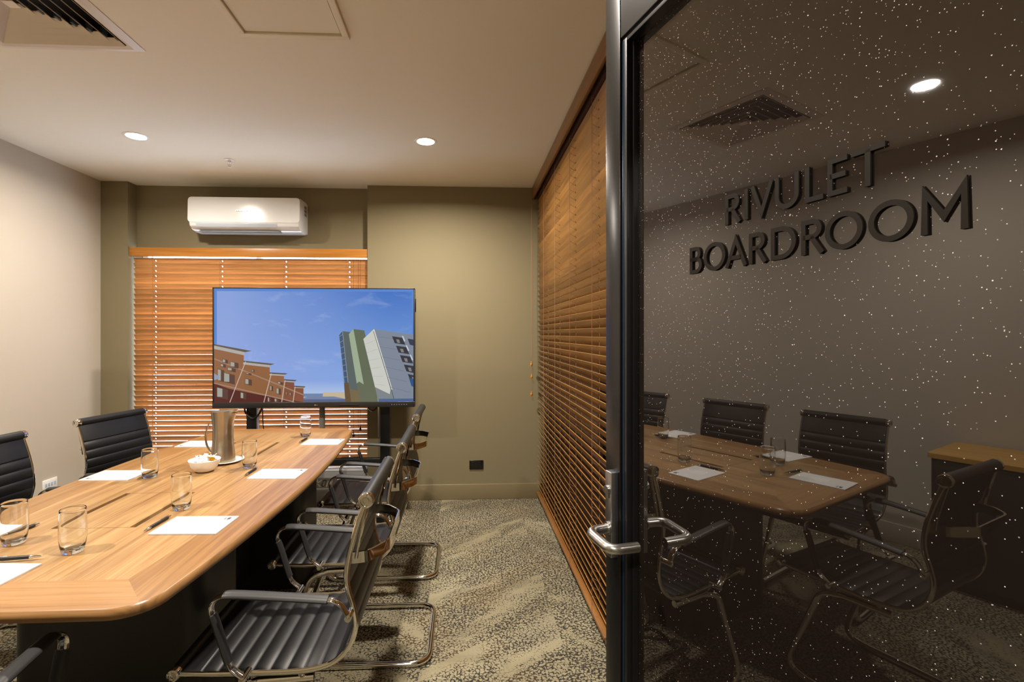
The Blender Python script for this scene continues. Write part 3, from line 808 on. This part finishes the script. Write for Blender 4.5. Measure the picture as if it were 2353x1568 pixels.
# pedestals and modesty panel
def rrect(x0, x1, y0, y1, r, seg=8):
    p = fillet([(x0, y0, 0), (x1, y0, 0), (x1, y1, 0), (x0, y1, 0)], r, seg, True)
    return [(q.x, q.y) for q in p]
for y0, y1, xl in ((1.66, 1.98, -1.47), (2.70, 3.02, -1.42)):
    b = MB(); b.prism(rrect(xl-TX, -0.87-TX, y0-TY, y1-TY, 0.07), 0.0, TZ-0.028); b.build('pedestal', M['charcoal'], tb)
b = MB(); b.box(-0.02, 0.02, 1.98-TY, 2.70-TY, 0.08, TZ-0.028); b.build('modesty_panel', M['charcoal'], tb)

# ------------------------------------------------------------------ cantilever chair (forward is local -x)
PROF = [(-0.254, 0.427), (-0.20, 0.424), (-0.10, 0.422), (-0.015, 0.422), (0.06, 0.422), (0.125, 0.427), (0.175, 0.441), (0.212, 0.470), (0.236, 0.510), (0.244, 0.555), (0.236, 0.605), (0.223, 0.650), (0.219, 0.690), (0.226, 0.745), (0.240, 0.800), (0.256, 0.850), (0.274, 0.900)]
def chair():
    t = thing('boardroom_chair', '', 'chair')
    prof = crom([(x, 0, z) for x, z in PROF], 6)
    # sling surfaces
    def sling(name, a, bnd, first, last, y_half=0.203, pitch=0.047, th=0.010):
        # arc-length resample
        P = [p for p in prof]; s = [0]
        for i in range(1, len(P)): s.append(s[-1]+(P[i]-P[i-1]).length)
        Ltot = s[-1]; s0, s1 = a*Ltot, bnd*Ltot
        def at(q):
            for i in range(1, len(s)):
                if q <= s[i]:
                    f = (q-s[i-1])/(s[i]-s[i-1]); pt = P[i-1].lerp(P[i], f); tn = (P[i]-P[i-1]).normalized(); break
            else: pt = P[-1]; tn = (P[-1]-P[-2]).normalized()
            return pt, Vector((-tn.z, 0, tn.x))
        n_ = int((s1-s0)/0.0039); b = MB(); ys = [-1, -0.97, -0.5, 0, 0.5, 0.97, 1]
        rows = []
        for i in range(n_+1):
            q = s0+(s1-s0)*i/n_
            pt, nr = at(q)
            g = 0.0
            if s0+first < q < s1-last:
                ph = ((q-s0-first) % pitch)/pitch
                g = abs(math.sin(PI*ph))**0.5
                h = -0.004+0.006*g
            else:
                h = 0.002
            rows.append((pt, nr, h))
        v = []; m_ = len(ys)
        for pt, nr, h in rows:
            for y in ys:
                e = -0.002 if abs(y) > 0.98 else 0
                c = pt+nr*(th/2+h+e); v.append((c.x, y*y_half, c.z))
            for y in reversed(ys):
                e = -0.001 if abs(y) > 0.98 else 0
                c = pt-nr*(th/2+h*0.6+e); v.append((c.x, y*y_half, c.z))
        R = 2*m_; f = []
        for i in range(len(rows)-1):
            for k in range(R): l = (k+1) % R; f.append((i*R+k, i*R+l, (i+1)*R+l, (i+1)*R+k))
        f.append(tuple(range(R))[::-1]); f.append(tuple((len(rows)-1)*R+k for k in range(R)))
        b.add(v, f); return b.build(name, M['leather'], t, angle=50)
    sling('seat', 0.012, 0.53, 0.06, 0.0)
    sling('backrest', 0.5305, 0.99, 0.0, 0.095)
    # rolls at both ends of the sling
    for (x, z, r, nm_) in ((-0.254, 0.427, 0.017, 'front_roll'), (0.274, 0.902, 0.021, 'top_roll')):
        b = MB(); b.tube([(x, -0.20, z), (x, 0.20, z)], r, 22); b.build(nm_, M['leather'], t)
        for sy in (-1, 1):
            b = MB(); b.lathe([(0.0001, 0.0), (r*0.35, 0.0), (r*0.38, 0.003), (r*0.45, 0.003), (r*0.5, 0.0005), (r*0.62, 0.0005), (r*0.68, 0.004), (r*0.95, 0.003), (r*1.04, -0.001), (r*1.04, -0.016), (0.0001, -0.016)], 26, cap=False,
                              mx=Matrix.Translation((x, sy*0.214, z)) @ Matrix.Rotation(-sy*PI/2, 4, 'X'))
            b.build('end_cap', M['chrome'], t)
    sec = [(0.0085*math.cos(2*PI*k/12), 0.0125*math.sin(2*PI*k/12)) for k in range(12)]
    for sy in (-1, 1):
        path = [Vector((p.x, sy*0.207, p.z)) for p in prof]
        b = MB(); b.tube(path, 1, section=[(q[1]*0.44, q[0]*0.95) for q in sec], up=(0, 1, 0)); rl = b.build('side_rail', M['chrome'], t)
        up = [Vector((x+0.011, sy*0.200, z)) for x, z in [(0.233, 0.735), (0.240, 0.78), (0.252, 0.83), (0.266, 0.885)]]
        b = MB(); b.tube(crom(up, 5), 0.0055, 8); b.build('rail_stiffener', M['chrome'], rl)
    # armrests
    for sy in (-1, 1):
        Y = sy*0.238
        core = [(-0.052, 0.432), (-0.078, 0.452), (-0.092, 0.475), (-0.125, 0.58), (-0.138, 0.618), (-0.131, 0.643), (-0.108, 0.657), (-0.07, 0.659), (0.05, 0.650), (0.165, 0.640), (0.192, 0.636), (0.212, 0.622), (0.226, 0.600), (0.232, 0.592)]
        pth = crom([(x, Y, z) for x, z in core], 5)
        es = lambda w_, h_: [(w_*math.cos(2*PI*k/14), h_*math.sin(2*PI*k/14)) for k in range(14)]
        b = MB(); b.tube(pth, 1, section=es(0.0125, 0.006), up=(0, 1, 0)); a = b.build('armrest', M['chrome'], t)
        i0 = 2*5; i1 = 4*5-1
        b = MB(); b.tube(pth[i0:i1], 1, section=es(0.0165, 0.0095), up=(0, 1, 0)); b.build('leg_wrap', M['arm_leather'], a)
        i2 = 6*5+1; i3 = 9*5+2
        b = MB(); b.tube(pth[i2:i3], 1, section=es(0.0190, 0.0095), up=(0, 1, 0)); b.build('arm_pad', M['arm_leather'], a)
        for (x, z) in ((-0.052, 0.430), (0.232, 0.590)):
            b = MB(); b.tube([(x, sy*0.205, z), (x, sy*0.250, z)], 0.0095, 14); b.tube([(x, sy*0.250, z), (x, sy*0.253, z)], 0.0055, 12); b.build('arm_bolt', M['chrome'], a)
    # rear bracket band
    br = fillet([(0.226, -0.198, 0.735), (0.275, -0.194, 0.737), (0.325, -0.125, 0.74), (0.325, 0.125, 0.74), (0.275, 0.194, 0.737), (0.226, 0.198, 0.735)], 0.07, 8)
    b = MB(); b.tube(br, 1, section=[(-0.016, -0.003), (0.016, -0.003), (0.0175, 0), (0.016, 0.003), (-0.016, 0.003), (-0.0175, 0)], up=(0, 0, 1)); b.build('back_bracket', M['chrome'], t)
    # cantilever base
    r = 0.0125; W_ = 0.222
    def half(sy):
        return [(0.0, sy*W_*0.80, 0.388), (-0.03, sy*W_*0.86, 0.388), (-0.10, sy*W_*0.92, 0.375), (-0.235, sy*W_, r), (0.385, sy*W_, r)]
    p = [(0.12, W_*0.80, 0.388)] + half(1)[1:] + list(reversed(half(-1)[1:])) + [(0.12, -W_*0.80, 0.388)]
    rr = [0]+[0.05, 0.06, 0.07, 0.075]+[0.075, 0.07, 0.06, 0.05]+[0]
    b = MB(); b.tube(fillet(p, rr, 7), r, 14); b.build('cantilever_base', M['chrome'], t)
    for x in (-0.06, 0.09):
        b = MB(); b.tube(fillet([(x, -0.2, 0.420), (x, -0.19, 0.399), (x, 0.19, 0.399), (x, 0.2, 0.420)], 0.02, 5), 0.009, 10); b.build('cross_bar', M['chrome'], t)
    return t
ch0 = chair()
GR = 'black ribbed boardroom chairs around the table'
ch0['group'] = GR
ch0.location = (-0.55, 1.62, 0); ch0.rotation_euler = (0, 0, math.radians(0))
ch0['label'] = 'black ribbed cantilever chair nearest the camera on the right side of the table'
for lab, x, y, rz in (
    ('black ribbed cantilever chair, middle one on the right side of the table', -0.53, 2.265, 0),
    ('black ribbed cantilever chair on the right side, nearest the television', -0.54, 2.99, 0),
    ('black ribbed chair on the left side beside the far end of the table', -1.735, 2.86, 180-12),
    ('black ribbed chair at the left side cut by the photo edge, near the white outlet', -1.80, 2.18, 180-4),
    ('black ribbed chair on the left side seen only in the glass door, beside the credenza', -1.80, 1.55, 180-2),
    ('black ribbed chair at the head of the table, only its arm showing bottom left', -1.201, 1.096, -86)):
    dup(ch0, lab, (x, y, 0), math.radians(rz))

# ------------------------------------------------------------------ credenza (mirrored in the glass door)
t = thing('credenza', 'dark credenza with timber top by the left wall, mirrored in the door', 'cabinet', (-2.63, 0.80, 0))
b = MB(); b.box(-0.235, 0.225, -0.49, 0.47, 0.05, 0.695, bev=0.003); b.build('carcass', M['charcoal'], t)
b = MB(); b.prism(rrect(-0.25, 0.25, -0.505, 0.485, 0.03, 5), 0.697, 0.722); b.build('top_board', wood_mat('credenza veneer', (206, 162, 84), (176, 132, 62), 1, 0.35), t)
b = MB(); b.box(-0.21, 0.20, -0.46, 0.44, 0.0, 0.05); b.build('plinth', M['black_plastic'], t)
for y in (-0.475, -0.01):
    b = MB(); b.box(0.226, 0.244, y, y+0.455, 0.06, 0.685, bev=0.002); d_ = b.build('cabinet_door', M['charcoal'], t)
    hy_ = y+0.40 if y < -0.2 else y+0.055
    b = MB(); b.tube(fillet([(0.243, hy_, 0.46), (0.268, hy_, 0.46), (0.268, hy_, 0.60), (0.243, hy_, 0.60)], 0.01, 4), 0.005, 8); b.build('door_handle', M['steel'], d_)

# ------------------------------------------------------------------ things on the table
def tumbler():
    prof_o = [(0.0001, 0.0), (0.022, 0.0), (0.0255, 0.002), (0.0275, 0.008), (0.0305, 0.022), (0.0325, 0.042), (0.0330, 0.062), (0.0325, 0.088), (0.0312, 0.118), (0.0311, 0.1245), (0.0308, 0.1252), (0.0304, 0.1255), (0.0300, 0.1252), (0.0298, 0.1245)]
    prof_i = [(0.0300, 0.118), (0.0311, 0.088), (0.0314, 0.062), (0.0308, 0.042), (0.0288, 0.026), (0.0255, 0.016), (0.018, 0.0125), (0.0001, 0.0115)]
    b = MB(); b.lathe(prof_o+prof_i, 48, cap=False)
    o = b.build('drinking_glass', M['glass'], angle=180); return o
gl = tumbler(); GG = 'empty clear tumblers on the table'
gpos = [(-1.011, 1.820, 'empty clear tumbler beside the nearest right notepad'),
        (-1.372, 2.228, 'empty clear tumbler at the corner of the left notepad near the sweets bowl'),
        (-1.125, 1.478, 'empty clear tumbler nearest the camera, on the head end of the table'),
        (-1.345, 1.545, 'empty clear tumbler cut by the left photo edge beside a pen'),
        (-1.006, 2.372, 'empty clear tumbler just right of the steel jug'),
        (-0.965, 3.064, 'empty clear tumbler at the far end below the television')]
for i, (x, y, lab) in enumerate(gpos):
    o = gl if i == 0 else gl.copy()
    if i: COL.objects.link(o)
    o.location = (x, y, TZ+0.0005); tag(o, lab, 'glass', GG)

def notepad():
    t = thing('notepad', '', 'notepad')
    b = MB(); b.box(-0.105, 0.105, -0.074, 0.074, 0.0, 0.004); b.build('paper_block', M['paper'], t)
    # header mark near the sitter's top corner and a faint watermark drawing
    b = MB()
    arcp = lambda r, z: [(0.083+r*0.6*math.cos(a), 0.052+r*math.sin(a), z) for a in [k*PI/9 for k in range(-1, 11)]]
    b.prism([(0.0775, 0.043), (0.0885, 0.043), (0.0885, 0.058), (0.085, 0.062), (0.081, 0.062), (0.0775, 0.058)], 0.00405, 0.0043)
    for k in range(3): b.box(0.072-k*0.0018, 0.073-k*0.0018, 0.041+k*0.002, 0.064-k*0.002, 0.00405, 0.0043)
    b.build('printed_logo', M['ink'], t)
    b = MB(); b.prism([(-0.045, -0.035), (0.020, -0.035), (0.020, 0.0), (0.030, 0.012), (0.005, 0.036), (-0.030, 0.018), (-0.030, 0.005), (-0.045, 0.0)], 0.00402, 0.0041)
    for k in range(3): b.box(0.088+k*0.0045, 0.0895+k*0.0045, -0.060, 0.062-k*0.006, 0.00402, 0.0041)
    b.build('printed_watermark', M['ink_light'], t)
    return t
pd0 = notepad(); PG = 'white notepads laid out round the table'
# logo end points towards the sitter: local +x
pads = [(-0.877, 1.660, -2, 'white notepad on the right side nearest the camera'),
        (-0.828, 2.250, -3, 'white notepad on the right side, level with the steel jug'),
        (-0.812, 2.900, -2, 'white notepad at the far right corner with lifted edge'),
        (-1.538, 2.262, 178, 'white notepad on the left side behind the near tumbler'),
        (-1.495, 2.885, 177, 'white notepad on the far left, half behind the steel jug'),
        (-1.535, 1.605, 184, 'white notepad at the left photo edge behind a tumbler'),
        (-1.228, 1.300, -94, 'white notepad at the head of the table, bottom left, under a pen')]
for i, (x, y, rz, lab) in enumerate(pads):
    o = pd0 if i == 0 else copy_tree(pd0)
    o.location = (x, y, TZ+0.0003); o.rotation_euler = (0, 0, math.radians(rz)); o['label'] = lab; o['group'] = PG

def pen():
    t = thing('ballpoint_pen', '', 'pen'); r = 0.0052
    X = Matrix.Translation((0, 0, r+0.0003)) @ Matrix.Rotation(PI/2, 4, 'Y')
    b = MB(); b.lathe([(0.0001, -0.052), (0.0045, -0.052), (r, -0.046), (r, 0.030), (0.0049, 0.034), (0.0001, 0.034)], 16, mx=X, cap=False); b.build('barrel', M['pen_black'], t)
    b = MB(); b.lathe([(0.0049, 0.034), (0.0049, 0.040), (0.0022, 0.058), (0.0008, 0.0635), (0.0001, 0.064)], 16, mx=X, cap=False); b.build('tip', M['chrome'], t)
    b = MB(); b.lathe([(0.0001, -0.068), (0.0026, -0.068), (0.0028, -0.058), (0.0044, -0.057), (0.0046, -0.052)], 14, mx=X, cap=False); b.build('push_button', M['chrome'], t)
    b = MB(); b.box(-0.058, -0.018, -0.0016, 0.0016, 0.0118, 0.0130, bev=0.0003); b.build('clip', M['chrome'], t)
    return t
pn0 = pen(); PNG = 'black ballpoint pens beside the notepads'
def ang(x0, y0, x1, y1): return math.atan2(y1-y0, x1-x0)
pens = [((-1.011, 1.604), (-1.003, 1.742), 1, 0, 'black pen beside the nearest right notepad'),
        ((-0.963, 2.212), (-0.962, 2.350), 1, 0, 'black pen beside the right notepad level with the jug'),
        ((-0.945, 2.872), (-0.935, 3.005), 1, 0, 'black pen beside the far right notepad'),
        ((-1.300, 1.414), (-1.172, 1.434), 1, 0.0045, 'black pen with silver tip lying on the head notepad, bottom left'),
        ((-1.413, 1.560), (-1.395, 1.690), 1, 0, 'black pen at the left photo edge behind the tumbler'),
        ((-1.400, 2.180), (-1.392, 2.312), 1, 0, 'black pen seen through the tumbler on the left side'),
        ((-1.372, 2.850), (-1.348, 2.975), 1, 0, 'black pen peeking out right of the steel jug')]
for i, (p, q, s_, dz, lab) in enumerate(pens):
    o = pn0 if i == 0 else copy_tree(pn0)
    o.location = ((p[0]+q[0])/2, (p[1]+q[1])/2, TZ+dz); a = ang(*p, *q)
    if i in (0, 1, 2, 4, 5): a += PI
    o.rotation_euler = (0, 0, a); o['label'] = lab; o['group'] = PNG

# water jug
t = thing('water_jug', 'tall brushed steel water jug with curved handle on a white saucer', 'jug', (-1.186, 2.482, TZ+0.0095))
def jug_r(z):
    pts = [(0.0, 0.056), (0.03, 0.0535), (0.08, 0.0480), (0.13, 0.0460), (0.18, 0.0475), (0.22, 0.051), (0.245, 0.054)]
    for i in range(len(pts)-1):
        if z <= pts[i+1][0]:
            f = (z-pts[i][0])/(pts[i+1][0]-pts[i][0]); f = f; return pts[i][1]+(pts[i+1][1]-pts[i][1])*f
    return pts[-1][1]
def jug_ring(z, off=0.0, seg=48):
    v = []; k = max(0.0, (z-0.16)/0.085)
    for i in range(seg):
        a = 2*PI*i/seg; r = jug_r(z)+off
        sp_ = k**2*0.020*math.exp(-(min(a, 2*PI-a)/0.42)**2)
        v.append(((r+sp_)*math.cos(a), (r+sp_)*math.sin(a), z+(k**3)*0.010*math.exp(-(min(a, 2*PI-a)/0.8)**2)-k**3*0.004*math.exp(-((a-PI)/0.8)**2)))
    return v
zs = [0.0]+[0.245*i/22 for i in range(1, 23)]; seg = 48; v = []; f = []
for z in zs: v += jug_ring(z)
for z in reversed([q for q in zs if q > 0.01]): v += jug_ring(z, -0.0015)
R_ = len(v)//seg
for i in range(R_-1):
    for k in range(seg): l = (k+1) % seg; f.append((i*seg+k, i*seg+l, (i+1)*seg+l, (i+1)*seg+k))
f.append(tuple(range(seg))[::-1]); f.append(tuple((R_-1)*seg+k for k in range(seg)))
m = mat('brushed jug steel', (186, 176, 158), 0.3, 1.0); n = N(m)
n.b.inputs['Anisotropic'].default_value = 0.0
b = MB(); b.add(v, f); b.build('body', m, t, angle=50)
b = MB(); hp = crom([(-0.046, 0, 0.205), (-0.068, 0, 0.180), (-0.082, 0, 0.135), (-0.080, 0, 0.085), (-0.062, 0, 0.045), (-0.046, 0, 0.030)], 8)
b.tube(hp, 1, section=[(0.009*math.cos(2*PI*k/10), 0.0025*math.sin(2*PI*k/10)) for k in range(10)], up=(0, 1, 0)); b.build('handle', m, t)
b = MB()
lidv = [(x*0.96, y*0.96, 0.243+0.004*(x/0.06)) for x, y, z in jug_ring(0.243)]
b.prism([(p[0], p[1]) for p in lidv], 0.236, 0.240); b.build('lid', m, t)
b = MB(); b.lathe([(0.0001, 0.0), (0.045, 0.0), (0.052, 0.002), (0.078, 0.009), (0.0795, 0.011), (0.077, 0.0115), (0.050, 0.006), (0.0001, 0.0055)], 56, cap=False)
so = b.build('saucer', M['porcelain'], angle=60); so.location = (-1.170, 2.478, TZ+0.0005); tag(so, 'white porcelain saucer under the steel jug', 'saucer')
t_ = [q for q in bpy.data.objects if q.name == 'water_jug'][0]; t_.location = (-1.180, 2.482, TZ+0.0068)

b = MB(); b.lathe([(0.0001, 0.004), (0.028, 0.004), (0.029, 0.0), (0.033, 0.0), (0.046, 0.010), (0.058, 0.028), (0.0655, 0.050), (0.0668, 0.0545), (0.0655, 0.0555), (0.0625, 0.050), (0.054, 0.028), (0.043, 0.014), (0.028, 0.009), (0.0001, 0.008)], 56, cap=False)
bo = b.build('sweets_bowl', M['porcelain'], angle=60); bo.location = (-1.185, 2.318, TZ+0.0005); tag(bo, 'small white porcelain bowl full of wrapped sweets', 'bowl')
def sweet(mt, name):
    b = MB(); b.box(-0.0105, 0.0105, -0.0075, 0.0075, -0.006, 0.006, bev=0.0035)
    for sx in (-1, 1):
        v = [(sx*0.009, 0, 0)]
        for k in range(7): v.append((sx*0.021, -0.008+k*0.0027, (-1)**k*0.0022))
        b.add(v, [(0, k, k+1) for k in range(1, 7)])
        v2 = [(q[0], q[1], q[2]+0.0006) for q in v]; b.add(v2, [(0, k+1, k) for k in range(1, 7)])
    return b.build(name, mt, angle=30)
sw = sweet(M['wrapper'], 'wrapped_sweet'); sg = sweet(M['gold'], 'gold_sweet')
cx, cy, cz = -1.185, 2.318, TZ
rnd = random.Random(5); k = 0
spots = []
for ring_r, num, zz in ((0.040, 10, 0.042), (0.022, 7, 0.046), (0.034, 8, 0.057), (0.014, 4, 0.062), (0.0, 1, 0.072)):
    for i in range(num):
        a = 2*PI*i/num+rnd.uniform(-0.2, 0.2); spots.append((cx+ring_r*math.cos(a), cy+ring_r*math.sin(a), cz+zz+rnd.uniform(-0.003, 0.003)))
golds = (0, 17)
gi = 0
for i, p in enumerate(spots):
    isg = i in golds
    src = sg if isg else sw
    first = (i == 0 and isg) or (i == 1)
    o = src if first else src.copy()
    if not first: COL.objects.link(o)
    o.location = p; o.rotation_euler = (rnd.uniform(-0.7, 0.7), rnd.uniform(-0.7, 0.7), rnd.uniform(0, 6.28))
    if isg:
        tag(o, 'gold foil wrapped sweet among the white ones in the bowl', 'sweet', 'gold sweets in the bowl')
    else: tag(o, 'white wrapped sweet heaped in the small bowl', 'sweet', 'white sweets in the bowl')

# ------------------------------------------------------------------ glass door, standing open on the right
DA = 0.258
nx, ny = math.cos(DA), math.sin(DA)
hx, hy = nx*0.572-ny*0.03, ny*0.572+nx*0.03
dr = bpy.data.objects.new('door_1', None); COL.objects.link(dr); dr.location = (hx, hy, 0.0); dr.rotation_euler = (0, 0, PI/2+DA)
struct(dr, 'open dark glass door with black metal frame and room name letters', 'door')
WD, HD = 0.876, 2.115
# local x runs from hinge to free edge, local +y is the lettered face
b = MB()
b.box(0.8235, WD, -0.02, 0.0255, 0.012, HD, bev=0.0015); b.build('lock_stile', M['frame_edge'], dr)
b = MB(); b.box(0.0, 0.060, -0.02, 0.0245, 0.012, HD, bev=0.0015)
b.box(0.060, 0.8225, -0.02, 0.0245, 1.962, HD, bev=0.0015)
b.box(0.060, 0.8225, -0.02, 0.0245, 0.012, 0.17, bev=0.0015)
b.build('frame_rails', mat('dark graphite rail', (24, 24, 22), 0.36), dr)
b = MB()
b.box(0.808, 0.8235, -0.012, 0.020, 0.17, 1.962, bev=0.001)
b.box(0.060, 0.808, -0.012, 0.020, 1.950, 1.962, bev=0.001)
b.box(0.060, 0.808, -0.012, 0.020, 0.17, 0.182, bev=0.001)
b.box(0.060, 0.074, -0.012, 0.020, 0.182, 1.950, bev=0.001)
b.box(0.800, 0.808, -0.010, 0.009, 0.182, 1.950)
b.build('glazing_bead', M['frame_black'], dr)
b = MB(); b.box(0.8175, 0.8195, 0.0202, 0.0212, 0.17, 1.955); b.build('blue_reflection_line', mat('painted blue reflection', (30, 48, 74), 0.3), dr)  # blue reflection along the frame groove, painted as a thin strip
b = MB(); b.box(0.072, 0.802, -0.009, 0.0, 0.18, 1.952)
pn = b.build('glass_pane', M['door_glass'], dr)
# lock case, cylinder and return lever
b = MB(); b.box(0.8275, 0.8505, 0.0255, 0.0425, 0.928, 1.098, bev=0.0012); lk = b.build('lock_case', M['lock_steel'], dr)
b = MB(); b.lathe([(0.0001, 0), (0.0085, 0), (0.0085, 0.006), (0.0001, 0.006)], 22, cap=False, mx=Matrix.Translation((0.839, 0.0425, 1.062)) @ Matrix.Rotation(-PI/2, 4, 'X'))
b.box(0.835, 0.843, 0.0425, 0.0475, 1.045, 1.062, bev=0.001); b.build('lock_cylinder', M['steel'], lk)
b = MB(); b.lathe([(0.013, 0), (0.013, 0.004), (0.0001, 0.004)], 24, mx=Matrix.Translation((0.839, 0.0425, 0.984)) @ Matrix.Rotation(-PI/2, 4, 'X'))
b.tube(fillet([(0.839, 0.0425, 0.984), (0.836, 0.088, 0.984), (0.755, 0.088, 0.980), (0.757, 0.030, 0.978)], 0.022, 8), 0.0095, 18)
b.build('lever_handle', M['steel'], lk)
# lettering: stroke letters, raised off the glass
def ribbon(b, pts, wd, y0, y1, closed=False):
    n_ = len(pts); Lp = []; Rp = []
    for i in range(n_):
        if closed: a, c = pts[i-1], pts[(i+1) % n_]
        else: a, c = pts[max(i-1, 0)], pts[min(i+1, n_-1)]
        p = pts[i]
        d1 = Vector((p[0]-a[0], p[1]-a[1])); d2 = Vector((c[0]-p[0], c[1]-p[1]))
        if d1.length < 1e-9: d1 = d2
        if d2.length < 1e-9: d2 = d1
        d1.normalize(); d2.normalize(); n1 = Vector((-d1.y, d1.x)); n2 = Vector((-d2.y, d2.x)); m_ = (n1+n2)
        if m_.length < 1e-6: m_ = n1
        m_.normalize(); k = min(wd/2/max(m_.dot(n1), 0.35), wd*1.4)
        Lp.append((p[0]+m_.x*k, p[1]+m_.y*k)); Rp.append((p[0]-m_.x*k, p[1]-m_.y*k))
    v = []
    for l, r in zip(Lp, Rp): v += [(l[0], y0, l[1]), (r[0], y0, r[1]), (r[0], y1, r[1]), (l[0], y1, l[1])]
    f = []
    for i in range(n_ if closed else n_-1):
        j = (i+1) % n_
        for k in range(4): m2 = (k+1) % 4; f.append((i*4+k, i*4+m2, j*4+m2, j*4+k))
    if not closed: f += [(0, 1, 2, 3), tuple((n_-1)*4+q for q in (3, 2, 1, 0))]
    b.add(v, f)
def arc(cx, cy, rx, ry, a0, a1, n_=14): return [(cx+rx*math.cos(math.radians(a0+(a1-a0)*k/n_)), cy+ry*math.sin(math.radians(a0+(a1-a0)*k/n_))) for k in range(n_+1)]
h2 = 0.07   # half stroke in letter units
def glyph(c, w_):
    """strokes in a box w_ wide and 1 high (units of letter height), centre lines"""
    s = h2; x0, x1 = s, w_-s
    if c == 'I': return [([(w_/2, 0), (w_/2, 1)], 0)]
    if c == 'L': return [([(x0, 1), (x0, s), (w_, s)], 0)]
    if c == 'T': return [([(0, 1-s), (w_, 1-s)], 0), ([(w_/2, 1-s), (w_/2, 0)], 0)]
    if c == 'E': return [([(w_, 1-s), (x0, 1-s), (x0, s), (w_, s)], 0), ([(x0, 0.52), (w_*0.92, 0.52)], 0)]
    if c == 'V': return [([(x0-0.02, 1), (w_/2, 0.09), (x1+0.02, 1)], 0)]
    if c == 'U': r_ = (x1-x0)/2; return [([(x0, 1)]+arc(w_/2, s+r_*0.95, r_, r_*0.95, 180, 360)+[(x1, 1)], 0)]
    if c == 'O': return [(arc(w_/2, 0.5, w_/2-s, 0.5-s+0.01, 0, 360, 40)[:-1], 1)]
    if c == 'A': return [([(x0-0.02, 0), (w_/2, 0.93), (x1+0.02, 0)], 0), ([(w_*0.24, 0.32), (w_*0.76, 0.32)], 0)]
    if c == 'D': return [([(x0, s), (w_*0.38, s)]+arc(w_*0.40, 0.5, x1-w_*0.40, 0.5-s, -85, 85, 18)+[(w_*0.38, 1-s), (x0, 1-s)], 1)]
    if c == 'B': return [([(x0, 0.535), (w_*0.5, 0.535)]+arc(w_*0.52, 0.735, w_*0.26, 0.195, -80, 80, 10)+[(w_*0.5, 1-s), (x0, 1-s)], 1), ([(x0, s), (w_*0.5, s)]+arc(w_*0.54, 0.302, x1-w_*0.54, 0.232, -80, 80, 10)+[(w_*0.5, 0.535), (x0, 0.535)], 1)]
    if c == 'R': return [([(x0, 0), (x0, 1-s), (w_*0.46, 1-s)]+arc(w_*0.46, 0.715, w_*0.30, 0.215, 80, -80, 12)+[(w_*0.40, 0.5), (x0, 0.5)], 0), ([(w_*0.42, 0.5), (w_*0.97-s, 0)], 0)]
    if c == 'M': return [([(x0, 0), (x0+0.01, 0.97), (w_/2, 0.36), (x1-0.01, 0.97), (x1, 0)], 0)]
def word(spec, z0, hgt, idx):
    for c, s0, s1 in spec:
        xa, xb = s0-0.03, s1-0.03         # s decreases to the reader's right
        w_ = (xa-xb)/hgt
        b = MB()
        for st, cl in glyph(c, w_):
            P = [(xa-p[0]*hgt, z0+p[1]*hgt) for p in st]
            ribbon(b, P, 0.14*hgt, 0.0008, 0.0032, bool(cl))
        b.build('letter_'+c.lower(), M['letter'], dr)
word([('R', 0.6024, 0.5714), ('I', 0.5659, 0.5596), ('V', 0.5544, 0.5182), ('U', 0.5145, 0.479), ('L', 0.4706, 0.4462), ('E', 0.4408, 0.417), ('T', 0.4125, 0.3759)], 1.5388, 0.0442, 0)
word([('B', 0.6799, 0.6519), ('O', 0.6475, 0.6024), ('A', 0.6019, 0.5624), ('R', 0.558, 0.5265), ('D', 0.5209, 0.483), ('R', 0.4757, 0.4437), ('O', 0.444, 0.3995), ('O', 0.3936, 0.3484), ('M', 0.3422, 0.3029)], 1.4735, 0.0435, 1)
# door jambs
b = MB(); b.box(0.553, 0.585, 0.01, 0.15, 0, 2.2); b.box(-0.42, -0.385, 0.01, 0.15, 0, 2.2); b.box(-0.42, 0.585, 0.01, 0.15, 2.15, 2.2)
struct(b.build('trim_1', M['frame_black']), 'black metal door frame lining the opening', 'door frame')
